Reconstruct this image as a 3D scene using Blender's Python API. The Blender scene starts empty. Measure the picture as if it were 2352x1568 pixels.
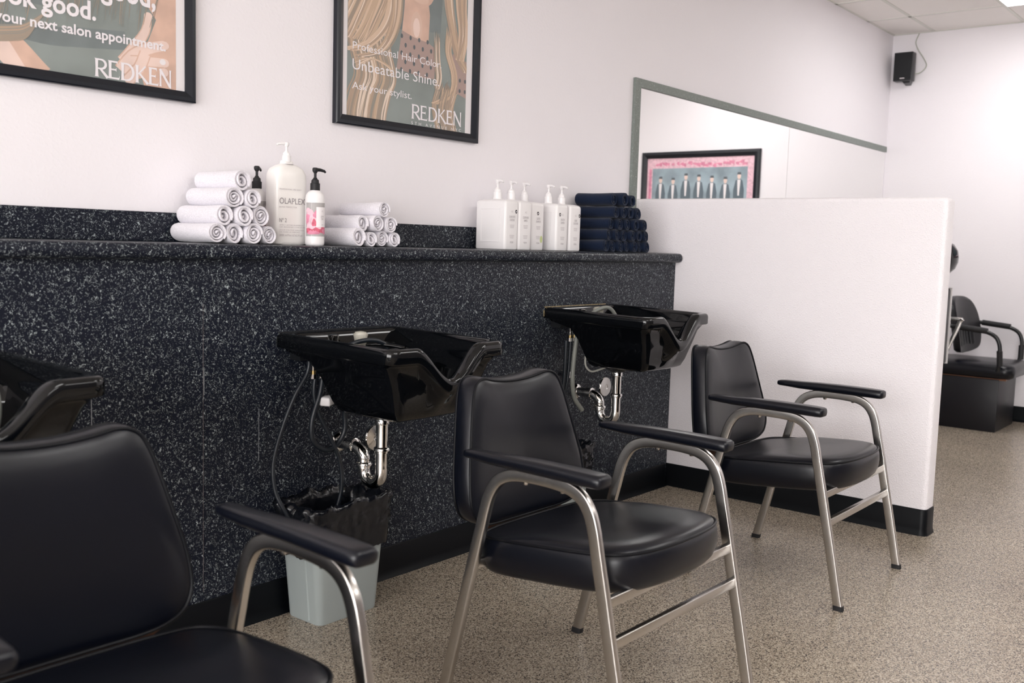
import bpy, bmesh, math, random
from mathutils import Vector, Matrix, noise
random.seed(7)
PI = math.pi
S = bpy.context.scene
COL = S.collection

# ------------------------------------------------------------------ camera, world, light, exposure
cam_d = bpy.data.cameras.new('camera'); cam = bpy.data.objects.new('camera', cam_d); COL.objects.link(cam)
cam_d.sensor_width = 36.0; cam_d.lens = 2281.25 / 2352 * 36
CR = Vector((0.62951, -0.77642, 0.0298)); CF = Vector((0.77478, 0.62450, -0.09855)); CF.normalize()
yaw, pitch, roll = 0.8922, 0.0987, -0.03
CF = Vector((math.sin(yaw)*math.cos(pitch), math.cos(yaw)*math.cos(pitch), -math.sin(pitch)))
r0 = Vector((math.cos(yaw), -math.sin(yaw), 0)); u0 = r0.cross(CF)
CR = math.cos(roll)*r0 - math.sin(roll)*u0; CU = math.sin(roll)*r0 + math.cos(roll)*u0
CP = Vector((-4.296, -2.4496, 1.1795))
cam.matrix_world = Matrix(((CR.x, CU.x, -CF.x, CP.x), (CR.y, CU.y, -CF.y, CP.y), (CR.z, CU.z, -CF.z, CP.z), (0, 0, 0, 1)))
cam_d.dof.use_dof = True; cam_d.dof.focus_distance = 3.6; cam_d.dof.aperture_fstop = 4.2
cam_d.clip_start = 0.05
S.camera = cam
S.view_settings.view_transform = 'Standard'; S.view_settings.look = 'None'
S.view_settings.gamma = 1.0; S.view_settings.exposure = 0.78; S.view_settings.use_curve_mapping = False

w = bpy.data.worlds.new('daylight'); S.world = w; w.use_nodes = True
w.node_tree.nodes['Background'].inputs[0].default_value = (1.0, 0.975, 0.965, 1)
w.node_tree.nodes['Background'].inputs[1].default_value = 6.8
po_d = bpy.data.lights.new('window_portal', 'AREA'); po_d.shape = 'RECTANGLE'; po_d.size = 5.05; po_d.size_y = 2.0; po_d.cycles.is_portal = True
po = bpy.data.objects.new('window_portal', po_d); COL.objects.link(po); po.location = (-7.3, -3.075, 1.45); po.rotation_euler = (PI/2, 0, -PI/2)
TROFFER = 6.6      # emission of the ceiling panels

# ------------------------------------------------------------------ materials
def nt(name):
    m = bpy.data.materials.new(name); m.use_nodes = True
    return m, m.node_tree.nodes, m.node_tree.links, m.node_tree.nodes['Principled BSDF']
def mat(name, col, rough=0.5, metal=0.0, spec=0.5, coat=0.0, bump=None, bscale=200, emit=None, var=0.0, vscale=8):
    m, n, l, b = nt(name)
    b.inputs['Base Color'].default_value = (*col, 1); b.inputs['Roughness'].default_value = rough
    b.inputs['Metallic'].default_value = metal; b.inputs['Specular IOR Level'].default_value = spec
    b.inputs['Coat Weight'].default_value = coat
    if emit:
        b.inputs['Emission Color'].default_value = (*col, 1); b.inputs['Emission Strength'].default_value = emit
    if bump or var:
        tc = n.new('ShaderNodeTexCoord')
    if bump:
        t = n.new('ShaderNodeTexNoise'); t.inputs['Scale'].default_value = bscale; t.inputs['Detail'].default_value = 2
        l.new(tc.outputs['Object'], t.inputs['Vector'])
        bp = n.new('ShaderNodeBump'); bp.inputs['Strength'].default_value = bump; bp.inputs['Distance'].default_value = 0.002
        l.new(t.outputs['Fac'], bp.inputs['Height']); l.new(bp.outputs['Normal'], b.inputs['Normal'])
    if var:
        t2 = n.new('ShaderNodeTexNoise'); t2.inputs['Scale'].default_value = vscale; t2.inputs['Detail'].default_value = 4
        l.new(tc.outputs['Object'], t2.inputs['Vector'])
        cr = n.new('ShaderNodeValToRGB'); cr.color_ramp.elements[0].position = .35; cr.color_ramp.elements[1].position = .65
        cr.color_ramp.elements[0].color = (*[c*(1-var) for c in col], 1); cr.color_ramp.elements[1].color = (*[min(1, c*(1+var)) for c in col], 1)
        l.new(t2.outputs['Fac'], cr.inputs['Fac']); l.new(cr.outputs['Color'], b.inputs['Base Color'])
    return m
def math_node(n, l, op, a, bv=None, clamp=False):
    x = n.new('ShaderNodeMath'); x.operation = op; x.use_clamp = clamp
    if hasattr(a, 'links'): l.new(a, x.inputs[0])
    else: x.inputs[0].default_value = a
    if bv is not None:
        if hasattr(bv, 'links'): l.new(bv, x.inputs[1])
        else: x.inputs[1].default_value = bv
    return x.outputs[0]

def laminate(name, base, fleck, rough):
    """dark laminate with curly pale flecks"""
    m, n, l, b = nt(name)
    tc = n.new('ShaderNodeTexCoord'); v = tc.outputs['Object']
    def noise_tex(scale, detail=0, dist=0, off=0):
        mp = n.new('ShaderNodeMapping'); mp.inputs['Location'].default_value = (off, off*1.7, off*.6)
        l.new(v, mp.inputs['Vector'])
        t = n.new('ShaderNodeTexNoise'); t.inputs['Scale'].default_value = scale; t.inputs['Detail'].default_value = detail
        t.inputs['Distortion'].default_value = dist
        l.new(mp.outputs['Vector'], t.inputs['Vector']); return t.outputs['Fac']
    def squiggle(sc, mask_sc, width, thr, off):
        a = noise_tex(sc, 0, 0.8, off)
        d = math_node(n, l, 'ABSOLUTE', math_node(n, l, 'SUBTRACT', a, 0.5))
        ln = math_node(n, l, 'LESS_THAN', d, width)
        mk = math_node(n, l, 'GREATER_THAN', noise_tex(mask_sc, 0, 0, off+3.1), thr)
        return math_node(n, l, 'MULTIPLY', ln, mk)
    s1 = squiggle(105, 120, 0.026, 0.60, 0.0)
    s2 = squiggle(190, 170, 0.036, 0.61, 7.7)
    vo = n.new('ShaderNodeTexVoronoi'); vo.inputs['Scale'].default_value = 330; l.new(v, vo.inputs['Vector'])
    sep = n.new('ShaderNodeSeparateColor'); l.new(vo.outputs['Color'], sep.inputs['Color'])
    dots = math_node(n, l, 'MULTIPLY', math_node(n, l, 'LESS_THAN', vo.outputs['Distance'], 0.30), math_node(n, l, 'GREATER_THAN', sep.outputs[0], 0.82))
    dots = math_node(n, l, 'MULTIPLY', dots, 0.5)
    f = math_node(n, l, 'MAXIMUM', math_node(n, l, 'MAXIMUM', s1, math_node(n, l, 'MULTIPLY', s2, 0.65)), dots)
    f = math_node(n, l, 'MULTIPLY', f, math_node(n, l, 'ADD', math_node(n, l, 'MULTIPLY', noise_tex(300, 0, 0, 4), 1.2), 0.1), True)
    mx = n.new('ShaderNodeMix'); mx.data_type = 'RGBA'
    mx.inputs['A'].default_value = (*base, 1); mx.inputs['B'].default_value = (*fleck, 1)
    l.new(f, mx.inputs['Factor']); l.new(mx.outputs['Result'], b.inputs['Base Color'])
    b.inputs['Roughness'].default_value = rough; b.inputs['Specular IOR Level'].default_value = 0.20
    return m

def plaster(name, col, bump, scale, rough=0.6):
    m, n, l, b = nt(name)
    b.inputs['Base Color'].default_value = (*col, 1); b.inputs['Roughness'].default_value = rough; b.inputs['Specular IOR Level'].default_value = 0.3
    tc = n.new('ShaderNodeTexCoord')
    t = n.new('ShaderNodeTexNoise'); t.inputs['Scale'].default_value = scale; t.inputs['Detail'].default_value = 1.5
    l.new(tc.outputs['Object'], t.inputs['Vector'])
    cr = n.new('ShaderNodeValToRGB'); cr.color_ramp.elements[0].position = .50; cr.color_ramp.elements[1].position = .68
    l.new(t.outputs['Fac'], cr.inputs['Fac'])
    bp = n.new('ShaderNodeBump'); bp.inputs['Strength'].default_value = bump; bp.inputs['Distance'].default_value = 0.003
    l.new(cr.outputs['Color'], bp.inputs['Height']); l.new(bp.outputs['Normal'], b.inputs['Normal'])
    return m

def floor_mat():
    m, n, l, b = nt('speckled_floor')
    tc = n.new('ShaderNodeTexCoord')
    def chips(scale, stops, off=0):
        mp = n.new('ShaderNodeMapping'); mp.inputs['Location'].default_value = (off, off, 0); l.new(tc.outputs['Object'], mp.inputs['Vector'])
        vo = n.new('ShaderNodeTexVoronoi'); vo.inputs['Scale'].default_value = scale; l.new(mp.outputs['Vector'], vo.inputs['Vector'])
        sp = n.new('ShaderNodeSeparateColor'); l.new(vo.outputs['Color'], sp.inputs['Color'])
        cr = n.new('ShaderNodeValToRGB'); cr.color_ramp.interpolation = 'CONSTANT'
        e = cr.color_ramp.elements
        while len(e) < len(stops): e.new(0.5)
        for i, (p, c) in enumerate(stops): e[i].position = p; e[i].color = (*c, 1)
        l.new(sp.outputs[0], cr.inputs['Fac']); return cr.outputs['Color'], sp.outputs[1]
    c1, _ = chips(330, [(0, (.06, .052, .05)), (.09, (.19, .155, .125)), (.26, (.30, .255, .205)), (.50, (.40, .35, .285)), (.78, (.55, .49, .41))])
    c2, _ = chips(160, [(0, (.03, .03, .034)), (.5, (.11, .08, .06)), (.75, (.5, .45, .37))], 3)
    vo = n.new('ShaderNodeTexVoronoi'); vo.inputs['Scale'].default_value = 160
    mp = n.new('ShaderNodeMapping'); mp.inputs['Location'].default_value = (3, 3, 0); l.new(tc.outputs['Object'], mp.inputs['Vector']); l.new(mp.outputs['Vector'], vo.inputs['Vector'])
    sp = n.new('ShaderNodeSeparateColor'); l.new(vo.outputs['Color'], sp.inputs['Color'])
    f = math_node(n, l, 'MULTIPLY', math_node(n, l, 'LESS_THAN', vo.outputs['Distance'], .36), math_node(n, l, 'GREATER_THAN', sp.outputs[2], .84))
    mx = n.new('ShaderNodeMix'); mx.data_type = 'RGBA'
    l.new(f, mx.inputs['Factor']); l.new(c1, mx.inputs['A']); l.new(c2, mx.inputs['B'])
    # worn paths: broad variation
    t = n.new('ShaderNodeTexNoise'); t.inputs['Scale'].default_value = 1.3; t.inputs['Detail'].default_value = 3; l.new(tc.outputs['Object'], t.inputs['Vector'])
    cr = n.new('ShaderNodeValToRGB'); cr.color_ramp.elements[0].color = (.88, .86, .84, 1); cr.color_ramp.elements[1].color = (1.06, 1.04, 1.0, 1)
    cr.color_ramp.elements[0].position = .3; cr.color_ramp.elements[1].position = .7
    l.new(t.outputs['Fac'], cr.inputs['Fac'])
    m2 = n.new('ShaderNodeMix'); m2.data_type = 'RGBA'; m2.blend_type = 'MULTIPLY'; m2.inputs['Factor'].default_value = 1
    l.new(mx.outputs['Result'], m2.inputs['A']); l.new(cr.outputs['Color'], m2.inputs['B'])
    l.new(m2.outputs['Result'], b.inputs['Base Color'])
    b.inputs['Roughness'].default_value = .25; b.inputs['Specular IOR Level'].default_value = .42
    return m

def ceiling_mat():
    m, n, l, b = nt('ceiling_tile')
    b.inputs['Base Color'].default_value = (.90, .87, .84, 1); b.inputs['Roughness'].default_value = .9
    tc = n.new('ShaderNodeTexCoord'); t = n.new('ShaderNodeTexNoise'); t.inputs['Scale'].default_value = 150
    l.new(tc.outputs['Object'], t.inputs['Vector'])
    bp = n.new('ShaderNodeBump'); bp.inputs['Strength'].default_value = .3; bp.inputs['Distance'].default_value = .002
    l.new(t.outputs['Fac'], bp.inputs['Height']); l.new(bp.outputs['Normal'], b.inputs['Normal'])
    return m

def glass_mat(name='clear_glass', rough=.03):
    m = bpy.data.materials.new(name); m.use_nodes = True; n = m.node_tree.nodes; l = m.node_tree.links
    n.remove(n['Principled BSDF']); o = n['Material Output']
    tr = n.new('ShaderNodeBsdfTransparent'); gl = n.new('ShaderNodeBsdfGlossy'); gl.inputs['Roughness'].default_value = rough
    fr = n.new('ShaderNodeFresnel'); fr.inputs['IOR'].default_value = 1.45
    mx = n.new('ShaderNodeMixShader'); ge = n.new('ShaderNodeNewGeometry'); inv = math_node(n, l, 'SUBTRACT', 1.0, ge.outputs['Backfacing']); l.new(math_node(n, l, 'MULTIPLY', fr.outputs[0], inv), mx.inputs[0]); l.new(tr.outputs[0], mx.inputs[1]); l.new(gl.outputs[0], mx.inputs[2])
    l.new(mx.outputs[0], o.inputs['Surface']); return m

def terry(name, col, dark):
    m, n, l, b = nt(name)
    b.inputs['Roughness'].default_value = .95; b.inputs['Specular IOR Level'].default_value = .1
    b.inputs['Sheen Weight'].default_value = .25 if not dark else .12
    tc = n.new('ShaderNodeTexCoord'); t = n.new('ShaderNodeTexNoise'); t.inputs['Scale'].default_value = 420; t.inputs['Detail'].default_value = 2
    l.new(tc.outputs['Object'], t.inputs['Vector'])
    cr = n.new('ShaderNodeValToRGB'); cr.color_ramp.elements[0].color = (*[c*.82 for c in col], 1); cr.color_ramp.elements[1].color = (*[min(1, c*1.1) for c in col], 1)
    cr.color_ramp.elements[0].position = .3; cr.color_ramp.elements[1].position = .7
    l.new(t.outputs['Fac'], cr.inputs['Fac']); l.new(cr.outputs['Color'], b.inputs['Base Color'])
    bp = n.new('ShaderNodeBump'); bp.inputs['Strength'].default_value = .6; bp.inputs['Distance'].default_value = .002
    l.new(t.outputs['Fac'], bp.inputs['Height']); l.new(bp.outputs['Normal'], b.inputs['Normal'])
    return m

M = {}
M['wall'] = plaster('white_wall_paint', (.875, .845, .882), .10, 90)
M['texwall'] = plaster('orange_peel_plaster', (.868, .838, .872), .42, 165)
M['darkwall'] = plaster('wall_darkened_for_contrast', (.22, .20, .20), .10, 90)  # invented dark tone for the unseen back wall, cuts bounce light for contrast
M['ceiling'] = ceiling_mat()
M['tbar'] = mat('ceiling_grid_metal', (.74, .74, .69), .5)
M['floor'] = floor_mat()
M['lam'] = laminate('black_laminate', (.0075, .0095, .0180), (.50, .56, .57), .36)
M['lamedge'] = laminate('grey_green_laminate', (.20, .225, .21), (.40, .44, .42), .35)
M['base'] = mat('black_rubber_baseboard', (.0012, .002, .0035), .45, spec=.2)
M['vinyl'] = mat('black_vinyl', (.0022, .0030, .0066), .30, spec=.37, bump=.08, bscale=900)
M['piping'] = mat('black_vinyl_piping', (.0025, .003, .005), .4, spec=.2)
M['chrome'] = mat('polished_chrome', (.78, .77, .75), .07, 1.0)
M['satin'] = mat('satin_nickel', (.56, .535, .51), .24, 1.0)
M['rubber'] = mat('black_rubber', (.008, .008, .010), .6)
M['blackmetal'] = mat('black_painted_metal', (.008, .009, .011), .35)
M['gloss'] = mat('glossy_black_porcelain', (.0025, .003, .004), .045, spec=.42)
M['brown'] = mat('brown_hardboard', (.16, .065, .03), .6)
M['blackhose'] = mat('black_hose_rubber', (.010, .014, .020), .38)
M['greyhose'] = mat('grey_hose', (.22, .23, .21), .45)
M['whitehose'] = mat('white_tube', (.6, .6, .55), .4)
M['brass'] = mat('brass', (.55, .40, .18), .3, 1.0)
M['whiteplastic'] = mat('white_plastic', (.84, .82, .83), .32)
M['offwhite'] = mat('translucent_white_plastic', (.90, .875, .855), .30)
M['ivory'] = mat('ivory_plastic', (.55, .53, .46), .25)
M['liquid'] = mat('milky_liquid', (.80, .76, .67), .35)
M['binplastic'] = mat('pale_grey_bin_plastic', (.40, .45, .45), .42)
M['bag'] = mat('black_bin_bag', (.004, .005, .008), .20, bump=.9, bscale=38)
M['white_towel'] = terry('white_terry', (.80, .775, .83), False)
M['navy_towel'] = terry('navy_terry', (.0085, .016, .040), True)
M['frame'] = mat('black_picture_frame', (.006, .008, .014), .28, spec=.4)
M['paper'] = mat('white_paper', (.86, .82, .84), .6)
M['glass'] = glass_mat(); M['acrylic'] = glass_mat('non_glare_acrylic', .42)
M['teal'] = mat('print_grey_teal', (.25, .285, .275), .6, var=.12, vscale=6)
M['tealdark'] = mat('print_dark_teal', (.185, .215, .22), .6, var=.1, vscale=9)
M['skin'] = mat('print_skin', (.70, .47, .375), .6, var=.10, vscale=14)
M['skinlight'] = mat('print_skin_light', (.83, .64, .575), .6, var=.06, vscale=14)
M['blouse'] = mat('print_blouse', (.43, .31, .28), .6)
M['skinmid'] = mat('print_skin_mid', (.745, .525, .43), .6)
M['dot'] = mat('print_dot', (.10, .115, .13), .6)
M['lip'] = mat('print_lip', (.66, .37, .33), .6)
for i, c in enumerate([(.70, .52, .39), (.58, .42, .30), (.46, .335, .25), (.36, .29, .23), (.29, .275, .24), (.82, .67, .56)]):
    M['hair%d' % i] = mat('print_hair_tone_%d' % i, c, .6)
M['ink'] = mat('white_ink', (.88, .84, .88), .6)
M['greyink'] = mat('grey_ink', (.30, .27, .29), .6)
M['paleink'] = mat('pale_grey_ink', (.52, .48, .50), .6)
M['darkink'] = mat('black_ink', (.012, .013, .016), .5)
M['green'] = mat('pale_green_ink', (.58, .66, .30), .5)
M['pink'] = mat('print_pink', (.72, .26, .38), .6, var=.15, vscale=30)
M['palepink'] = mat('print_pale_pink', (.80, .52, .60), .6, var=.15, vscale=60)
M['rose'] = mat('print_rose', (.62, .12, .19), .6, var=.2, vscale=90)
M['labelgrey'] = mat('print_warm_grey', (.42, .40, .40), .6)
M['bluegrey'] = mat('print_blue_grey', (.30, .38, .43), .6, var=.25, vscale=5)
M['suit'] = mat('print_dark_suit', (.11, .15, .18), .6)
M['mirror'] = mat('mirror_silver', (.93, .93, .92), .015, 1.0)
M['scuff'] = mat('scuff_pink_grey', (.16, .135, .14), .6, var=.6, vscale=60)
M['grille'] = mat('speaker_grille', (.006, .0075, .010), .7, bump=.8, bscale=700)
M['wire'] = mat('grey_green_wire', (.46, .48, .42), .5)
M['lamp'] = mat('lit_diffuser', (1.0, .98, .965), .5, emit=TROFFER)
M['shell'] = mat('dark_plastic_shell', (.006, .006, .009), .4, spec=.35)
M['caulk'] = mat('yellowed_caulk', (.30, .235, .13), .7, var=.4, vscale=120)
M['alum'] = mat('window_aluminium', (.5, .5, .5), .35, 1.0)
M['scratch'] = mat('pale_scratch', (.34, .36, .38), .6)
M['lilac'] = mat('faded_lilac_print', (.20, .05, .08), .9)

# ------------------------------------------------------------------ mesh helpers
def finish(bm, name, m, parent=None, smooth=True, angle=40, kind=None):
    bmesh.ops.remove_doubles(bm, verts=bm.verts, dist=1e-6)
    bmesh.ops.recalc_face_normals(bm, faces=bm.faces)
    me = bpy.data.meshes.new(name)
    for f in bm.faces: f.smooth = smooth
    bm.to_mesh(me); bm.free()
    if smooth:
        try: me.set_sharp_from_angle(angle=math.radians(angle))
        except Exception: pass
    for x in (m if isinstance(m, (list, tuple)) else [m]): me.materials.append(x)
    o = bpy.data.objects.new(name, me); COL.objects.link(o)
    if parent is not None: o.parent = parent
    if kind: o['kind'] = kind
    return o
def tag(o, label, cat, group=None):
    o['label'] = label; o['category'] = cat
    if group: o['group'] = group
    return o
def thing(name, label, cat, loc=(0, 0, 0), rz=0, group=None):
    o = bpy.data.objects.new(name, None); COL.objects.link(o); o.empty_display_size = .05
    o.location = loc; o.rotation_euler = (0, 0, rz)
    return tag(o, label, cat, group)
def dup(root, loc=None, rz=None, label=None):
    r = root.copy(); COL.objects.link(r)
    if loc is not None: r.location = loc
    if rz is not None: r.rotation_euler = (0, 0, rz)
    if label: r['label'] = label
    for ch in list(root.children):
        c = ch.copy(); COL.objects.link(c); c.parent = r
        for g in list(ch.children):
            d = g.copy(); COL.objects.link(d); d.parent = c
    return r
def box(bm, x0, x1, y0, y1, z0, z1, bev=0, seg=2, mi=0):
    vs = [bm.verts.new((x, y, z)) for x in (x0, x1) for y in (y0, y1) for z in (z0, z1)]
    fs = [bm.faces.new([vs[i] for i in q]) for q in ((0, 1, 3, 2), (4, 6, 7, 5), (0, 4, 5, 1), (2, 3, 7, 6), (0, 2, 6, 4), (1, 5, 7, 3))]
    for f in fs: f.material_index = mi
    if bev:
        es = list({e for f in fs for e in f.edges})
        bmesh.ops.bevel(bm, geom=es, offset=bev, segments=seg, affect='EDGES', profile=.5)
    return vs
def loft(bm, rings, closed=True, cap0=True, cap1=True, mi=0):
    R = [[bm.verts.new(p) for p in r] for r in rings]
    n = len(R[0])
    for a, b in zip(R, R[1:]):
        for i in range(n if closed else n-1):
            j = (i+1) % n
            f = bm.faces.new((a[i], a[j], b[j], b[i])); f.material_index = mi
    if cap0: bm.faces.new(R[0]).material_index = mi
    if cap1: bm.faces.new(R[-1]).material_index = mi
    return R
def crom(pts, k=8, closed=False):
    P = [Vector(p) for p in pts]; n = len(P); out = []
    for i in range(n if closed else n-1):
        g = (lambda q: P[q % n]) if closed else (lambda q: P[max(0, min(n-1, q))])
        p0, p1, p2, p3 = g(i-1), g(i), g(i+1), g(i+2)
        for s in range(k):
            t = s/k
            out.append(.5*((2*p1)+(p2-p0)*t+(2*p0-5*p1+4*p2-p3)*t*t+(3*p1-p0-3*p2+p3)*t**3))
    if not closed: out.append(P[-1])
    return out
def sweep(bm, pts, prof, closed=False, up=None, cap=True, mi=0):
    """prof: list of (a,b) offsets along (side, up2)"""
    P = [Vector(p) for p in pts]; n = len(P); rings = []
    prev = None
    for i in range(n):
        if closed: t = (P[(i+1) % n]-P[i-1])
        else: t = P[min(n-1, i+1)]-P[max(0, i-1)]
        t.normalize()
        if up is not None: a = Vector(up)
        elif prev is None: a = Vector((0, 0, 1)) if abs(t.z) < .9 else Vector((1, 0, 0))
        else: a = prev
        a = (a - t*a.dot(t)).normalized(); prev = a
        b = t.cross(a)
        pr = prof(i/(n-1)) if callable(prof) else prof
        rings.append([P[i]+a*p+b*q for p, q in pr])
    if closed: rings.append(rings[0])
    loft(bm, rings, cap0=cap and not closed, cap1=cap and not closed, mi=mi)
def circ(r, n=12): return [(r*math.cos(2*PI*i/n), r*math.sin(2*PI*i/n)) for i in range(n)]
def rrect(a, b, r, k=4):
    out = []
    for cx, cy, s in ((a-r, b-r, 0), (-(a-r), b-r, 1), (-(a-r), -(b-r), 2), (a-r, -(b-r), 3)):
        for i in range(k+1):
            t = PI/2*(s+i/k); out.append((cx+r*math.cos(t), cy+r*math.sin(t)))
    return out
def tube(bm, pts, r, n=12, k=0, closed=False, mi=0):
    if k: pts = crom(pts, k, closed)
    sweep(bm, pts, circ(r, n), closed, mi=mi)
def lathe(bm, prof, c=(0, 0, 0), axis='z', n=24, mi=0):
    rings = []
    for r, h in prof:
        ring = []
        for i in range(n):
            t = 2*PI*i/n; a, b = max(r, 1e-4)*math.cos(t), max(r, 1e-4)*math.sin(t)
            v = (a, b, h) if axis == 'z' else ((a, h, b) if axis == 'y' else (h, a, b))
            ring.append((c[0]+v[0], c[1]+v[1], c[2]+v[2]))
        rings.append(ring)
    loft(bm, rings, mi=mi)
def new(): return bmesh.new()
def text(s, x, y, z, width=None, height=None, m=None, parent=None, name='lettering', rot=(PI/2, 0, 0), bold=0.0, spacing=1.0, shear=0, depth=0.0002):
    """a word standing on the wall plane, left end at x, baseline z; scaled to the measured width and height"""
    cu = bpy.data.curves.new('t', 'FONT'); cu.body = s; cu.size = 1; cu.space_character = spacing; cu.offset = bold; cu.extrude = 0; cu.resolution_u = 3
    t = bpy.data.objects.new('t', cu); COL.objects.link(t)
    dg = bpy.context.evaluated_depsgraph_get(); dg.update()
    me = bpy.data.meshes.new_from_object(t.evaluated_get(dg)); me.name = name
    bpy.data.objects.remove(t); bpy.data.curves.remove(cu)
    xs = [v.co.x for v in me.vertices]; 
    if not xs: return None
    x0, x1 = min(xs), max(xs)
    sy = height / .72 if height else None           # cap height of the built-in face is about 0.72
    sx = width/(x1-x0) if width else sy
    if sy is None: sy = sx
    for v in me.vertices: v.co = ((v.co.x-x0)*sx, v.co.y*sy, 0)
    me.materials.clear(); me.materials.append(m)
    o = bpy.data.objects.new(name, me); COL.objects.link(o); o.location = (x, y, z); o.rotation_euler = rot
    if parent is not None: o.parent = parent
    return o

# ------------------------------------------------------------------ the setting
D = .2308      # depth of the white wall behind the counter front
L = 3.57; HC = 2.8455; XL = -7.2; YF = -6.2
def struct(bm, name, m, **k): return finish(bm, name, m, kind='structure', **k)
bm = new(); box(bm, XL-.15, L+.15, YF-.15, D+.15, -.12, 0); struct(bm, 'floor', M['floor'], smooth=False)
bm = new(); box(bm, XL-.15, L+.15, YF-.15, D+.15, HC, HC+.1); struct(bm, 'ceiling', M['ceiling'], smooth=False)
bm = new(); box(bm, XL-.15, L+.15, D, D+.15, 0, HC); struct(bm, 'wall_front', M['wall'], smooth=False)
bm = new(); box(bm, L, L+.15, YF, D, 0, HC); struct(bm, 'wall_right', M['wall'], smooth=False)
bm = new(); box(bm, XL-.15, L+.15, YF-.15, YF, 0, HC); struct(bm, 'wall_back', M['darkwall'], smooth=False)  # out of view; darkened so the black vinyl reflects less light
# storefront wall behind the camera's left shoulder, with a wide window
WY0, WY1, WZ0, WZ1 = -5.6, -.55, .45, 2.45
bm = new()
box(bm, XL-.15, XL, YF, WY0, 0, HC); box(bm, XL-.15, XL, WY1, D, 0, HC)
box(bm, XL-.15, XL, WY0, WY1, 0, WZ0); box(bm, XL-.15, XL, WY0, WY1, WZ1, HC)
struct(bm, 'wall_left', M['wall'], smooth=False)
win = bpy.data.objects.new('window_1', None); COL.objects.link(win); win['kind'] = 'structure'; win.location = (XL, 0, 0)
bm = new()
box(bm, -.10, -.04, WY0, WY1, WZ0, WZ0+.05); box(bm, -.10, -.04, WY0, WY1, WZ1-.05, WZ1)
for i in range(4):
    y = WY0 + (WY1-WY0-.05)*i/3; box(bm, -.10, -.04, y, y+.05, WZ0, WZ1)
finish(bm, 'window_frame', M['alum'], win, smooth=False)
bm = new(); box(bm, -.075, -.069, WY0+.02, WY1-.02, WZ0+.02, WZ1-.02); finish(bm, 'pane', M['glass'], win, smooth=False)
# half-height partition with rounded edges
bm = new(); vs = box(bm, 0, .115, -1.25, D, 0, 1.42)
es = [e for e in bm.edges if (all(v.co.z > 1.4 for v in e.verts)) or (all(v.co.y < -1.2 for v in e.verts) and abs(e.verts[0].co.z-e.verts[1].co.z) > 1)]
bmesh.ops.bevel(bm, geom=es, offset=.02, segments=4, affect='EDGES', profile=.5)
struct(bm, 'wall_partition', M['texwall'])
# rubber cove baseboards: profile (out, z)
def cove(bm, pts, h=.112, fl=1.0):
    prof = [(0, 0), (.006+.012*fl, 0), (.006+.008*fl, .006), (.006+.002*fl, .016), (.006, .03), (.0055, h-.004), (.003, h), (0, h)]
    rings = []
    P = [Vector((a, b, 0)) for a, b in pts]
    for i, p in enumerate(P):
        d1 = (P[i]-P[i-1]).normalized() if i else (P[1]-P[0]).normalized()
        d2 = (P[i+1]-P[i]).normalized() if i < len(P)-1 else d1
        n1 = Vector((d1.y, -d1.x, 0)); n2 = Vector((d2.y, -d2.x, 0)); nn = n1+n2; nn = nn/max(nn.dot(n1), .2)
        rings.append([p+nn*o+Vector((0, 0, z)) for o, z in prof])
    loft(bm, rings, closed=True)
bm = new(); cove(bm, [(XL, 0), (-.0185, 0)]); struct(bm, 'baseboard_front', M['base'])
_a = [(.022-.022*math.cos(PI/2*i/6), -1.228-.022*math.sin(PI/2*i/6)) for i in range(7)]
bm = new(); cove(bm, [(0, 0)]+_a+[(.115-x, y) for x, y in reversed(_a)]+[(.115, D)], fl=.5); struct(bm, 'baseboard_partition', M['base'])
bm = new(); cove(bm, [(L, D), (L, YF)]); struct(bm, 'baseboard_right', M['base'])
bm = new(); cove(bm, [(.135, D), (L-.02, D)]); struct(bm, 'baseboard_back', M['base'])
# ceiling grid (T bars) and wall angle
bm = new()
ys = [-.07-.61*i for i in range(11)]; xs = [3.0-.61*i*1 for i in range(17)]
for y in ys: box(bm, XL, L, y-.012, y+.012, HC-.004, HC)
for x in xs: box(bm, x-.012, x+.012, YF, D, HC-.004, HC)
struct(bm, 'trim_1', M['tbar'], smooth=False)
bm = new(); box(bm, XL, L, D-.018, D, HC-.004, HC-.0005); box(bm, L-.018, L, YF, D, HC-.0045, HC-.0005); struct(bm, 'trim_2', M['tbar'], smooth=False)
# troffers
lab = {(-2.48, -.985): 'ceiling light panel above the shampoo bowls', (2.40, -.985): 'lit fluorescent ceiling panel at the upper right, near the wall speaker corner'}
first = None
for cx, cy in ((2.40, -.985), (2.40, -4.645), (-.04, -2.815), (-.04, -4.645), (-2.48, -2.815), (-2.48, -4.645)):
    if True:
        if first is None:
            t = thing('ceiling_light', '', 'light', (cx, cy, HC), group='fluorescent ceiling panels')
            bm = new()
            for a in ((-.61, .61, -.305, -.285), (-.61, .61, .285, .305), (-.61, -.59, -.285, .285), (.59, .61, -.285, .285)): box(bm, *a, -.012, 0)
            finish(bm, 'trim_frame', M['tbar'], t, smooth=False)
            bm = new(); box(bm, -.59, .59, -.285, .285, -.008, -.002); finish(bm, 'diffuser', M['lamp'], t, smooth=False)
            first = t
        else: t = dup(first, (cx, cy, HC))
        col = {2.40: 'nearest the right wall', -.04: 'over the half-height partition', -2.48: 'over the middle shampoo bowl', -4.92: 'over the far left'}[cx]
        row = {-.985: 'in the row along the bowl wall', -2.815: 'in the middle row', -4.645: 'in the row nearest the storefront'}[cy]
        t['label'] = 'lit fluorescent ceiling panel %s, %s' % (col, row)

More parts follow.
